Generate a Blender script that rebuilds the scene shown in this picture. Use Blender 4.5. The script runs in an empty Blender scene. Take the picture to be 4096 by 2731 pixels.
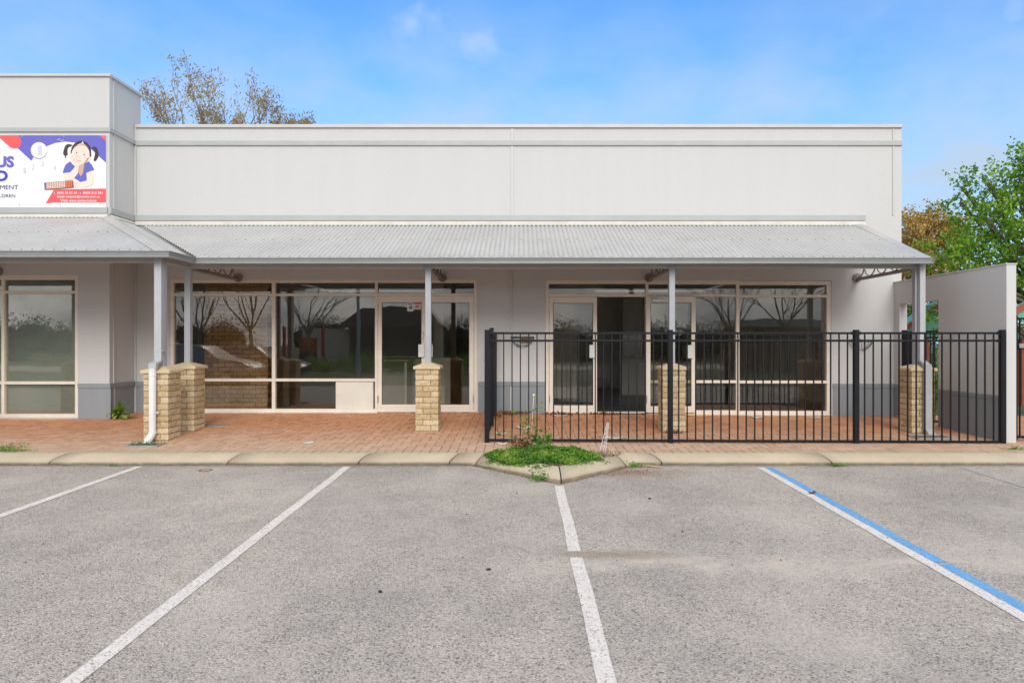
import bpy, bmesh, math, random
import numpy as np
from mathutils import Vector, noise as mnoise
R = math.radians
random.seed(7); np.random.seed(7)
scene = bpy.context.scene
COL = scene.collection

# ---------------------------------------------------------------- camera
F = 2647.0; CX = 2085.0; CY = 1374.0; CAMZ = 1.661
cam = bpy.data.cameras.new("camera"); camo = bpy.data.objects.new("camera", cam); COL.objects.link(camo)
camo.location = (0, 0, CAMZ); camo.rotation_euler = (R(90), 0, 0)
cam.sensor_width = 36; cam.lens = F / 4096 * 36
cam.shift_x = -(CX - 2048) / 4096; cam.shift_y = (CY - 1365.5) / 4096
cam.clip_start = .05; cam.clip_end = 2000
scene.camera = camo

# ---------------------------------------------------------------- sky, sun, exposure
SUN_EL, SUN_AZ = 30, 174       # azimuth: clockwise from +Y
w = bpy.data.worlds.new("World"); scene.world = w; w.use_nodes = True
nt = w.node_tree; N = nt.nodes; L = nt.links
for n in list(N): N.remove(n)
def nd(t, **k):
    n = N.new(t)
    for a, b in k.items(): setattr(n, a, b)
    return n
out = nd('ShaderNodeOutputWorld'); bg = nd('ShaderNodeBackground'); bg.inputs[1].default_value = .13
sky = nd('ShaderNodeTexSky', sky_type='NISHITA'); sky.sun_disc = False
sky.sun_elevation = R(SUN_EL); sky.sun_rotation = R(SUN_AZ); sky.air_density = 1.0; sky.dust_density = .3; sky.ozone_density = 2.5
tc = nd('ShaderNodeTexCoord')
hs = nd('ShaderNodeHueSaturation'); hs.inputs['Saturation'].default_value = 1.1; hs.inputs['Value'].default_value = 1.0
L.new(sky.outputs[0], hs.inputs['Color'])
sep = nd('ShaderNodeSeparateXYZ'); L.new(tc.outputs['Generated'], sep.inputs[0])
# deeper blue high up
# cloud bank: covers the sky overhead and behind the viewer, breaking up to wisps in front
mp = nd('ShaderNodeMapping'); mp.inputs['Scale'].default_value = (2.2, 2.2, 4.5); L.new(tc.outputs['Generated'], mp.inputs[0])
no = nd('ShaderNodeTexNoise'); no.inputs['Scale'].default_value = 1.6; no.inputs['Detail'].default_value = 9; no.inputs['Roughness'].default_value = .58; no.inputs['Distortion'].default_value = .3
L.new(mp.outputs[0], no.inputs['Vector'])
def math_(op, a, b=None, clamp=False):
    m = nd('ShaderNodeMath', operation=op); m.use_clamp = clamp
    for i, v in enumerate((a, b)):
        if v is None: continue
        if isinstance(v, (int, float)): m.inputs[i].default_value = v
        else: L.new(v, m.inputs[i])
    return m.outputs[0]
ybias = math_('MULTIPLY', sep.outputs[1], -.75)                 # behind: +
zb = math_('MULTIPLY', math_('MAXIMUM', math_('SUBTRACT', sep.outputs[2], .42), 0), .9)
lump = math_('ADD', math_('ADD', no.outputs[0], ybias), zb)
mr = nd('ShaderNodeMapRange'); mr.inputs['From Min'].default_value = .36; mr.inputs['From Max'].default_value = .55
L.new(lump, mr.inputs['Value'])
# thin haze veil low in front
no2 = nd('ShaderNodeTexNoise'); no2.inputs['Scale'].default_value = 3.0; no2.inputs['Detail'].default_value = 7; L.new(mp.outputs[0], no2.inputs['Vector'])
no3 = nd('ShaderNodeTexNoise'); no3.inputs['Scale'].default_value = 5.0; no3.inputs['Detail'].default_value = 6; L.new(mp.outputs[0], no3.inputs['Vector'])
cc = nd('ShaderNodeValToRGB'); cc.color_ramp.elements[0].color = (3.4, 3.6, 4.0, 1); cc.color_ramp.elements[1].color = (7.2, 7.2, 7.3, 1)
cc.color_ramp.elements[0].position = .35; cc.color_ramp.elements[1].position = .7
L.new(no3.outputs[0], cc.inputs[0])
veil = math_('MULTIPLY', math_('MULTIPLY', math_('MULTIPLY', math_('SUBTRACT', no2.outputs[0], .22), 1.8, True), math_('SUBTRACT', .75, math_('MULTIPLY', sep.outputs[2], 1.45), True)), 3.0, True)
tint = nd('ShaderNodeMixRGB', blend_type='MULTIPLY'); tint.inputs[0].default_value = 1; tint.inputs[2].default_value = (.66, 1.04, 1.28, 1)
L.new(hs.outputs[0], tint.inputs[1])
mx0 = nd('ShaderNodeMixRGB'); L.new(veil, mx0.inputs[0]); L.new(tint.outputs[0], mx0.inputs[1]); mx0.inputs[2].default_value = (2.65, 3.4, 4.4, 1)
# two small bright puffs
puff = nd('ShaderNodeTexNoise'); puff.inputs['Scale'].default_value = 14; puff.inputs['Detail'].default_value = 6; L.new(tc.outputs['Generated'], puff.inputs['Vector'])
def puffmask(px, py, rad, lo=.5):
    v = Vector(((px - CX) / F, 1, (CY - py) / F)).normalized()
    vm = nd('ShaderNodeVectorMath', operation='DISTANCE'); L.new(tc.outputs['Generated'], vm.inputs[0]); vm.inputs[1].default_value = v
    g = math_('SUBTRACT', 1, math_('DIVIDE', vm.outputs['Value'], rad), True)
    return math_('MULTIPLY', math_('SUBTRACT', math_('ADD', math_('MULTIPLY', g, .42), puff.outputs[0]), .72, True), 3.2, True)
pm = puffmask(1885, 185, .045)
for a in ((1680, 20, .05), (1740, 70, .06), (1650, 100, .05), (4070, 20, .04)): pm = math_('MAXIMUM', pm, puffmask(*a))
mx2 = nd('ShaderNodeMixRGB'); L.new(math_('MULTIPLY', pm, .5), mx2.inputs[0]); L.new(mx0.outputs[0], mx2.inputs[1]); mx2.inputs[2].default_value = (3.4, 4.0, 4.8, 1)
mx1 = nd('ShaderNodeMixRGB'); L.new(mr.outputs[0], mx1.inputs[0]); L.new(mx2.outputs[0], mx1.inputs[1]); L.new(cc.outputs[0], mx1.inputs[2])
L.new(mx1.outputs[0], bg.inputs[0]); L.new(bg.outputs[0], out.inputs[0])
sl = bpy.data.lights.new("sun", 'SUN'); sl.energy = 1.5; sl.angle = R(30); sl.color = (1, .955, .89)
so = bpy.data.objects.new("sun", sl); COL.objects.link(so)
so.rotation_euler = (R(90 - SUN_EL), 0, R(180 - SUN_AZ) )
sd = Vector((math.sin(R(SUN_AZ)) * math.cos(R(SUN_EL)), math.cos(R(SUN_AZ)) * math.cos(R(SUN_EL)), math.sin(R(SUN_EL))))
so.rotation_euler = sd.to_track_quat('Z', 'Y').to_euler()
vs = scene.view_settings; vs.view_transform = 'Standard'; vs.look = 'None'; vs.gamma = 1; vs.exposure = 0.62
scene.render.engine = 'CYCLES'; scene.cycles.max_bounces = 8; scene.cycles.transparent_max_bounces = 16

# ---------------------------------------------------------------- materials
def new_mat(name):
    m = bpy.data.materials.new(name); m.use_nodes = True
    return m, m.node_tree, m.node_tree.nodes['Principled BSDF']
def tcoord(t):
    return t.nodes.new('ShaderNodeTexCoord').outputs['Object']
def noise(t, vec, scale, detail=4, rough=.55):
    n = t.nodes.new('ShaderNodeTexNoise'); n.inputs['Scale'].default_value = scale; n.inputs['Detail'].default_value = detail; n.inputs['Roughness'].default_value = rough
    t.links.new(vec, n.inputs['Vector']); return n.outputs['Fac']
def ramp(t, fac, stops):
    r = t.nodes.new('ShaderNodeValToRGB'); e = r.color_ramp.elements
    while len(e) < len(stops): e.new(.5)
    for i, (p, c) in enumerate(stops):
        e[i].position = p; e[i].color = (*c, 1) if len(c) == 3 else c
    t.links.new(fac, r.inputs[0]); return r.outputs[0]
def mixc(t, fac, a, b, mode='MIX'):
    m = t.nodes.new('ShaderNodeMixRGB'); m.blend_type = mode
    for i, v in enumerate((fac, a, b)):
        if isinstance(v, (int, float)): m.inputs[i].default_value = v
        elif isinstance(v, tuple): m.inputs[i].default_value = (*v, 1)
        else: t.links.new(v, m.inputs[i])
    return m.outputs[0]
def mth(t, op, a, b=0, clamp=False):
    m = t.nodes.new('ShaderNodeMath'); m.operation = op; m.use_clamp = clamp
    for i, v in enumerate((a, b)):
        if isinstance(v, (int, float)): m.inputs[i].default_value = v
        else: t.links.new(v, m.inputs[i])
    return m.outputs[0]
def bump(t, p, h, dist, strength=1):
    b = t.nodes.new('ShaderNodeBump'); b.inputs['Distance'].default_value = dist; b.inputs['Strength'].default_value = strength
    t.links.new(h, b.inputs['Height']); t.links.new(b.outputs[0], p.inputs['Normal']); return b
def mat(name, c, rough=.6, var=.06, vscale=3, bumpd=0, bscale=60, metal=0, fine=.04, fscale=90, spec=.5):
    m, t, p = new_mat(name); o = tcoord(t)
    dk = tuple(max(0, x * (1 - var * 2)) for x in c); lt = tuple(min(1, x * (1 + var)) for x in c)
    col = ramp(t, noise(t, o, vscale, 6), [(.3, dk), (.7, lt)])
    if fine:
        f = ramp(t, noise(t, o, fscale, 2), [(.35, (1 - fine * 2,) * 3), (.65, (1 + fine,) * 3)])
        col = mixc(t, 1.0, col, f, 'MULTIPLY')
    t.links.new(col, p.inputs['Base Color']); p.inputs['Roughness'].default_value = rough; p.inputs['Metallic'].default_value = metal
    p.inputs['Specular IOR Level'].default_value = spec
    if bumpd: bump(t, p, noise(t, o, bscale, 4), bumpd)
    return m
M = {}
def wallmat(name, c, streak=.05):
    m, t, p = new_mat(name); o = tcoord(t)
    mp = t.nodes.new('ShaderNodeMapping'); mp.inputs['Scale'].default_value = (5, 5, .45); t.links.new(o, mp.inputs[0])
    a = ramp(t, noise(t, mp.outputs[0], 1, 6), [(.35, (1 - streak * 1.3,) * 3), (.7, (1.02,) * 3)])
    b = ramp(t, noise(t, o, .7, 5), [(.3, tuple(x * (1 - streak) for x in c)), (.7, tuple(x * (1 + streak * .4) for x in c))])
    f = ramp(t, noise(t, o, 55, 3), [(.3, (.965,) * 3), (.7, (1.02,) * 3)])
    col = mixc(t, 1., mixc(t, 1., b, a, 'MULTIPLY'), f, 'MULTIPLY')
    t.links.new(col, p.inputs['Base Color']); p.inputs['Roughness'].default_value = .8
    bump(t, p, noise(t, o, 70, 4), .0018, .8); return m
M['wall'] = wallmat('painted_render', (.565, .567, .567), .0)
M['plinth'] = wallmat('grey_plinth', (.27, .295, .32), .05)
M['band'] = mat('grey_trim', (.41, .435, .435), .5, .04, 2)
M['coping'] = mat('coping_metal', (.56, .555, .545), .45, .04, 2)
M['flash'] = mat('cream_flashing', (.60, .585, .52), .5, .06, 4)
M['frame'] = mat('cream_aluminium', (.80, .73, .64), .4, .04, 5)
M['seal'] = mat('black_rubber', (.02, .02, .02), .6)
M['post'] = mat('grey_post_paint', (.38, .40, .435), .35, .03, 3)
M['gutter'] = mat('grey_gutter_paint', (.27, .28, .285), .3, .04, 4)
M['beam'] = mat('grey_beam_paint', (.46, .46, .46), .4, .04, 4)
M['scroll'] = mat('shaded_scroll_grey', (.24, .22, .215), .5)  # beam grey darkened, veranda shade put into the colour
M['fence'] = mat('black_powdercoat', (.006, .008, .013), .5, .1, 5, spec=.25)
M['pvc'] = mat('white_pvc', (.78, .77, .79), .35, .04, 6)
M['pipe'] = mat('grey_downpipe', (.46, .475, .5), .35, .03, 4)
M['steel'] = mat('steel', (.5, .5, .5), .3, .05, 20, metal=.8)
M['wplastic'] = mat('white_plastic', (.75, .76, .77), .4)
M['paper'] = mat('paper', (.78, .77, .75), .8)
M['wood'] = mat('stick_wood', (.42, .33, .22), .8, .2, 12)
M['iwall'] = mat('interior_wall', (.78, .75, .70), .8, .05, 2)
M['ifloor'] = mat('interior_floor', (.10, .095, .085), .35, .2, 3)
M['board'] = mat('cream_board', (.72, .70, .62), .5, .04, 3)
M['counter'] = mat('counter_laminate', (.62, .61, .58), .45, .05, 4)
M['ctop'] = mat('counter_top', (.30, .27, .22), .35)
M['wire'] = mat('black_wire', (.02, .02, .02), .5)
M['coco'] = mat('coco_fibre', (.42, .27, .15), .95, .25, 30, .004, 60)
M['joint'] = mat('dark_joint_and_shade', (.035, .03, .02), .95, .3, 10)  # kerb joints, and the painted shade strips under the apron flashing
M['sand'] = mat('joint_sand', (.12, .07, .04), .95, .3, 8)
M['soil'] = mat('soil', (.12, .09, .055), .95, .3, 14, .01, 40)

def roofmat():
    m, t, p = new_mat('roof_sheet'); o = tcoord(t)
    c = ramp(t, noise(t, o, 1.2, 6), [(.3, (.42, .42, .42)), (.55, (.47, .47, .47)), (.75, (.50, .505, .51))])
    d = ramp(t, noise(t, o, 9, 6, .7), [(.3, (.9, .895, .87)), (.6, (1, 1, 1))])
    s = t.nodes.new('ShaderNodeSeparateXYZ'); t.links.new(o, s.inputs[0])       # rib shading painted as darker stripes in the pans of the corrugations
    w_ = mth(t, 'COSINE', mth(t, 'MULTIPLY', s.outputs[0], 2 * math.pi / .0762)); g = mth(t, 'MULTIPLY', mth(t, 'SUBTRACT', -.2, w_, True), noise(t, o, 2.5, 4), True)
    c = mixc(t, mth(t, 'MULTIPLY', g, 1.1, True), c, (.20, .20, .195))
    t.links.new(mixc(t, 1., c, d, 'MULTIPLY'), p.inputs['Base Color']); p.inputs['Roughness'].default_value = .36
    return m
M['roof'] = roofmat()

def asphalt_color(t, o):
    v = t.nodes.new('ShaderNodeTexVoronoi'); v.inputs['Scale'].default_value = 125; t.links.new(o, v.inputs['Vector'])
    sp = t.nodes.new('ShaderNodeSeparateColor'); t.links.new(v.outputs['Color'], sp.inputs[0])
    g = ramp(t, sp.outputs[0], [(0, (.12, .108, .10)), (.1, (.30, .272, .247)), (.4, (.455, .412, .372)), (.8, (.545, .494, .44)), (1, (.66, .605, .54))])
    v2 = t.nodes.new('ShaderNodeTexVoronoi'); v2.inputs['Scale'].default_value = 58; t.links.new(o, v2.inputs['Vector'])
    sp2 = t.nodes.new('ShaderNodeSeparateColor'); t.links.new(v2.outputs['Color'], sp2.inputs[0])
    dark = mth(t, 'MULTIPLY', mth(t, 'GREATER_THAN', sp2.outputs[1], .9), mth(t, 'LESS_THAN', v2.outputs['Distance'], .36))
    g = mixc(t, mth(t, 'MULTIPLY', dark, .6), g, (.06, .065, .075))
    big = ramp(t, noise(t, o, .55, 7, .6), [(.32, (.83, .83, .85)), (.68, (1.14, 1.12, 1.09))])
    mid = ramp(t, noise(t, o, 3.5, 5, .65), [(.3, (.90, .90, .91)), (.7, (1.08, 1.075, 1.06))])
    g = mixc(t, 1., mixc(t, 1., g, big, 'MULTIPLY'), mid, 'MULTIPLY')
    return g, sp.outputs[0], v.outputs['Distance']
def asphaltmat():
    m, t, p = new_mat('asphalt'); o = tcoord(t)
    g, h, dist = asphalt_color(t, o)
    s = t.nodes.new('ShaderNodeSeparateXYZ'); t.links.new(o, s.inputs[0])
    n1 = noise(t, o, 1.4, 6, .65); n2 = noise(t, o, 6, 5, .7)
    # sandy wash line running across the bays
    yy = mth(t, 'ADD', s.outputs[1], mth(t, 'MULTIPLY', mth(t, 'SUBTRACT', n1, .5), .9))
    band = mth(t, 'SUBTRACT', 1, mth(t, 'MULTIPLY', mth(t, 'ABSOLUTE', mth(t, 'SUBTRACT', yy, 4.72)), 4.2), True)
    rx = mth(t, 'MULTIPLY', mth(t, 'ADD', s.outputs[0], .6), .9, True)
    bm = mth(t, 'MULTIPLY', mth(t, 'MULTIPLY', band, rx), mth(t, 'MULTIPLY', mth(t, 'SUBTRACT', n2, .28), 1.9, True), True)
    g = mixc(t, mth(t, 'MULTIPLY', bm, 1.2, True), g, (.68, .58, .50))
    # sandy, dirty hollow where the wash line crosses the middle parking line
    hx = mth(t, 'SUBTRACT', s.outputs[0], .72); hy = mth(t, 'SUBTRACT', mth(t, 'ADD', s.outputs[1], mth(t, 'MULTIPLY', mth(t, 'SUBTRACT', n2, .5), .22)), 4.92)
    hd_ = mth(t, 'ADD', mth(t, 'MULTIPLY', mth(t, 'MULTIPLY', hx, hx), 2.6), mth(t, 'MULTIPLY', mth(t, 'MULTIPLY', hy, hy), 75))
    hm = mth(t, 'MULTIPLY', mth(t, 'SUBTRACT', 1, hd_, True), mth(t, 'MULTIPLY', n2, 2, True), True)
    g = mixc(t, mth(t, 'MULTIPLY', hm, .8), g, (.33, .255, .19))
    # dust patches
    pt = mth(t, 'MULTIPLY', mth(t, 'SUBTRACT', noise(t, o, .9, 6, .6), .52), 6, True)
    g = mixc(t, mth(t, 'MULTIPLY', mth(t, 'MULTIPLY', pt, n2), .95, True), g, (.60, .54, .48))
    # grime along the kerb foot
    ed = mth(t, 'MULTIPLY', mth(t, 'SUBTRACT', mth(t, 'ADD', s.outputs[1], mth(t, 'MULTIPLY', n2, .35)), 8.22), 5, True)
    g = mixc(t, mth(t, 'MULTIPLY', ed, .7), g, (.14, .10, .065))
    # sandy, gritty spot beside the tree pit nose
    dx = mth(t, 'SUBTRACT', s.outputs[0], 1.25); dy = mth(t, 'SUBTRACT', s.outputs[1], 7.75)
    d2 = mth(t, 'ADD', mth(t, 'MULTIPLY', mth(t, 'MULTIPLY', dx, dx), 1.3), mth(t, 'MULTIPLY', mth(t, 'MULTIPLY', dy, dy), 7))
    sp_ = mth(t, 'MULTIPLY', mth(t, 'SUBTRACT', 1, d2, True), mth(t, 'MULTIPLY', n2, 1.5, True), True)
    g = mixc(t, mth(t, 'MULTIPLY', sp_, .75), g, (.36, .28, .21))
    t.links.new(g, p.inputs['Base Color']); p.inputs['Roughness'].default_value = .85; p.inputs['Specular IOR Level'].default_value = .3
    hh = mth(t, 'SUBTRACT', h, mth(t, 'MULTIPLY', dist, 1.2))
    bump(t, p, hh, .004, .9); return m
M['asphalt'] = asphaltmat()
def paintmat(name, c, wear=.5):
    m, t, p = new_mat(name); o = tcoord(t)
    g, h, dist = asphalt_color(t, o)
    v = t.nodes.new('ShaderNodeTexVoronoi'); v.inputs['Scale'].default_value = 120; t.links.new(o, v.inputs['Vector'])
    sp = t.nodes.new('ShaderNodeSeparateColor'); t.links.new(v.outputs['Color'], sp.inputs[0])
    n = noise(t, o, 3, 5, .7)
    thr = mth(t, 'ADD', mth(t, 'MULTIPLY', n, wear), .02 + (.5 - wear) * .1)
    k = mth(t, 'GREATER_THAN', sp.outputs[0], mth(t, 'MULTIPLY', thr, .75))
    dirt = ramp(t, noise(t, o, 12, 5), [(.3, tuple(x * .84 for x in c)), (.7, c)])
    t.links.new(mixc(t, k, g, dirt), p.inputs['Base Color']); p.inputs['Roughness'].default_value = .7
    bump(t, p, h, .003, .7); return m
M['white_paint'] = paintmat('white_line_paint', (.80, .745, .69), .30)
M['blue_paint'] = paintmat('blue_line_paint', (.13, .40, .75), .22)
M['ghost_paint'] = paintmat('faded_line_paint', (.42, .39, .36), 1.25)

def kerbmat():
    m, t, p = new_mat('kerb_concrete'); o = tcoord(t)
    c = ramp(t, noise(t, o, 1.7, 6, .6), [(.3, (.47, .395, .285)), (.7, (.565, .485, .365))])
    c = mixc(t, 1., c, ramp(t, noise(t, o, 120, 3), [(.3, (.85, .84, .82)), (.7, (1.08, 1.08, 1.08))]), 'MULTIPLY')
    a = t.nodes.new('ShaderNodeAttribute'); a.attribute_name = 'grime'
    g = mth(t, 'MULTIPLY', a.outputs['Fac'], mth(t, 'MULTIPLY', noise(t, o, 7, 5, .7), 1.9, True), True)
    c = mixc(t, mth(t, 'MULTIPLY', g, .75), c, (.085, .075, .04))
    t.links.new(c, p.inputs['Base Color']); p.inputs['Roughness'].default_value = .85; bump(t, p, noise(t, o, 160, 3), .002, .7); return m
M['kerb'] = kerbmat()

def pavermat():
    m, t, p = new_mat('brick_paver'); o = tcoord(t)
    a = t.nodes.new('ShaderNodeAttribute'); a.attribute_name = 'rnd'
    s = t.nodes.new('ShaderNodeSeparateXYZ'); t.links.new(o, s.inputs[0])
    n = noise(t, o, 1.1, 5, .6)
    # rain-washed and worn towards the kerb, red where the veranda keeps it dry
    f = mth(t, 'ADD', mth(t, 'MULTIPLY', mth(t, 'SUBTRACT', s.outputs[1], 9.05), .62), mth(t, 'MULTIPLY', mth(t, 'SUBTRACT', n, .5), 1.0), True)
    worn = ramp(t, a.outputs['Fac'], [(0, (.50, .32, .215)), (.5, (.54, .36, .25)), (1, (.58, .40, .29))])
    red = ramp(t, a.outputs['Fac'], [(0, (.55, .24, .115)), (.5, (.60, .28, .145)), (1, (.63, .32, .18))])
    c = mixc(t, f, worn, red)
    hd = mth(t, 'MULTIPLY', mth(t, 'SUBTRACT', 8.66, s.outputs[1]), 30, True)
    c = mixc(t, mth(t, 'MULTIPLY', hd, .8), c, (.45, .37, .26))
    # grey-green algae patches
    al = mth(t, 'MULTIPLY', mth(t, 'SUBTRACT', noise(t, o, 1.9, 5, .6), .58), 5, True)
    c = mixc(t, mth(t, 'MULTIPLY', al, .4), c, (.26, .21, .12))
    c = mixc(t, 1., c, ramp(t, noise(t, o, 100, 3), [(.3, (.84, .83, .82)), (.7, (1.08, 1.08, 1.08))]), 'MULTIPLY')
    t.links.new(c, p.inputs['Base Color']); p.inputs['Roughness'].default_value = .8; bump(t, p, noise(t, o, 120, 3), .0015, .7); return m
M['paver'] = pavermat()

def brickmat():
    m, t, p = new_mat('cream_splitface_brick'); o = tcoord(t)
    a = t.nodes.new('ShaderNodeAttribute'); a.attribute_name = 'rnd'
    c = ramp(t, a.outputs['Fac'], [(0, (.50, .37, .21)), (.5, (.60, .47, .29)), (1, (.68, .56, .38))])
    c = mixc(t, 1., c, ramp(t, noise(t, o, 28, 5, .7), [(.3, (.66, .62, .55)), (.62, (1.08, 1.08, 1.08))]), 'MULTIPLY')
    pit = mth(t, 'MULTIPLY', mth(t, 'SUBTRACT', noise(t, o, 75, 3, .6), .64), 8, True)
    c = mixc(t, mth(t, 'MULTIPLY', pit, .8), c, (.09, .055, .03))
    t.links.new(c, p.inputs['Base Color']); p.inputs['Roughness'].default_value = .9
    bump(t, p, mth(t, 'SUBTRACT', noise(t, o, 38, 5, .7), mth(t, 'MULTIPLY', pit, .4)), .012, .9); return m
M['brick'] = brickmat()
M['mortar'] = mat('mortar', (.34, .26, .16), .95, .15, 8, .003, 50)
M['cap'] = mat('concrete_cap', (.62, .50, .32), .85, .08, 9, .003, 60)
def ibrick():
    m, t, p = new_mat('interior_brick'); o = tcoord(t)
    mp = t.nodes.new('ShaderNodeMapping'); mp.inputs['Rotation'].default_value = (R(90), 0, 0); t.links.new(o, mp.inputs[0])
    b = t.nodes.new('ShaderNodeTexBrick'); t.links.new(mp.outputs[0], b.inputs['Vector']); b.inputs['Scale'].default_value = 1
    b.inputs['Brick Width'].default_value = .24; b.inputs['Row Height'].default_value = .086; b.inputs['Mortar Size'].default_value = .005
    b.inputs['Color1'].default_value = (.70, .44, .22, 1); b.inputs['Color2'].default_value = (.50, .28, .13, 1); b.inputs['Mortar'].default_value = (.2, .12, .07, 1)
    c = mixc(t, 1., b.outputs['Color'], ramp(t, noise(t, o, 22, 5, .7), [(.3, (.6, .6, .6)), (.7, (1.25, 1.2, 1.15))]), 'MULTIPLY')
    t.links.new(c, p.inputs['Base Color']); p.inputs['Roughness'].default_value = .9; bump(t, p, b.outputs['Fac'], -.004, 1); return m
M['ibrick'] = ibrick()
def glassmat(name, tintc, base=.05, gain=1.0, rough=0.0):
    m = bpy.data.materials.new(name); m.use_nodes = True; t = m.node_tree
    for n in list(t.nodes): t.nodes.remove(n)
    o = t.nodes.new('ShaderNodeOutputMaterial'); mx = t.nodes.new('ShaderNodeMixShader'); tr = t.nodes.new('ShaderNodeBsdfTransparent'); gl = t.nodes.new('ShaderNodeBsdfGlossy')
    tr.inputs[0].default_value = (*tintc, 1); gl.inputs['Roughness'].default_value = rough; gl.inputs[0].default_value = (1, .97, .93, 1)
    fr = t.nodes.new('ShaderNodeFresnel'); fr.inputs[0].default_value = 1.5
    nz = noise(t, tcoord(t), .9, 2); b = t.nodes.new('ShaderNodeBump'); b.inputs['Distance'].default_value = .0018; t.links.new(nz, b.inputs['Height'])
    t.links.new(b.outputs[0], gl.inputs['Normal'])
    f = mth(t, 'ADD', mth(t, 'MULTIPLY', fr.outputs[0], gain), base, True)
    t.links.new(f, mx.inputs[0]); t.links.new(tr.outputs[0], mx.inputs[1]); t.links.new(gl.outputs[0], mx.inputs[2]); t.links.new(mx.outputs[0], o.inputs[0])
    return m
M['glass'] = glassmat('window_glass', (.88, .87, .83), .035, 1.2)
M['car_glass'] = glassmat('car_glass', (.2, .22, .25), .06, 1.2)
M['film'] = mat('frosted_film', (.36, .43, .43), .25, .06, 2, spec=.9)
M['dirt_leaf'] = mat('dead_leaf', (.20, .085, .035), .8, .3, 20)
def leafmat(name, stops, trans=.25, rough=.55):
    m = bpy.data.materials.new(name); m.use_nodes = True; t = m.node_tree; p = t.nodes['Principled BSDF']
    a = t.nodes.new('ShaderNodeAttribute'); a.attribute_name = 'rnd'
    c = ramp(t, a.outputs['Fac'], stops); t.links.new(c, p.inputs['Base Color']); p.inputs['Roughness'].default_value = rough
    o = t.nodes['Material Output']; mx = t.nodes.new('ShaderNodeMixShader'); tl = t.nodes.new('ShaderNodeBsdfTranslucent'); mx.inputs[0].default_value = trans
    t.links.new(mixc(t, 1., c, (1.3, 1.4, .7), 'MULTIPLY'), tl.inputs[0]); t.links.new(p.outputs[0], mx.inputs[1]); t.links.new(tl.outputs[0], mx.inputs[2]); t.links.new(mx.outputs[0], o.inputs[0]); return m
M['leaf_green'] = leafmat('leaf_green', [(0, (.05, .14, .012)), (.5, (.15, .31, .022)), (.85, (.30, .48, .04)), (1, (.44, .42, .08))], .35)
M['leaf_brown'] = leafmat('leaf_brown', [(0, (.24, .14, .035)), (.5, (.42, .27, .065)), (1, (.58, .41, .13))])
M['leaf_gum'] = leafmat('leaf_gum', [(0, (.18, .12, .07)), (.45, (.36, .25, .14)), (.8, (.34, .28, .12)), (1, (.52, .40, .22))])
M['leaf_weed'] = leafmat('leaf_weed', [(0, (.04, .12, .02)), (.5, (.11, .26, .025)), (.8, (.24, .40, .05)), (1, (.48, .44, .10))], .3)
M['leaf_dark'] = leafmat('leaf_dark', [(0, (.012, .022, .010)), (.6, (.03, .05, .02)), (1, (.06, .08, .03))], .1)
M['leaf_litter'] = leafmat('leaf_litter', [(0, (.10, .035, .015)), (.5, (.24, .09, .04)), (1, (.42, .24, .12))], .05)
M['grit'] = leafmat('grit_mix', [(0, (.12, .08, .05)), (.5, (.36, .27, .17)), (1, (.7, .62, .5))], .02)
M['bark'] = mat('grey_bark', (.23, .19, .15), .9, .25, 10, .005, 40)
M['stem'] = mat('weed_stem', (.20, .26, .08), .7, .2, 20)
M['redstem'] = mat('red_stem', (.22, .07, .05), .7, .3, 12)
def flat(name, c, rough=.5): return mat(name, c, rough, .02, 2, fine=.015)

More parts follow.
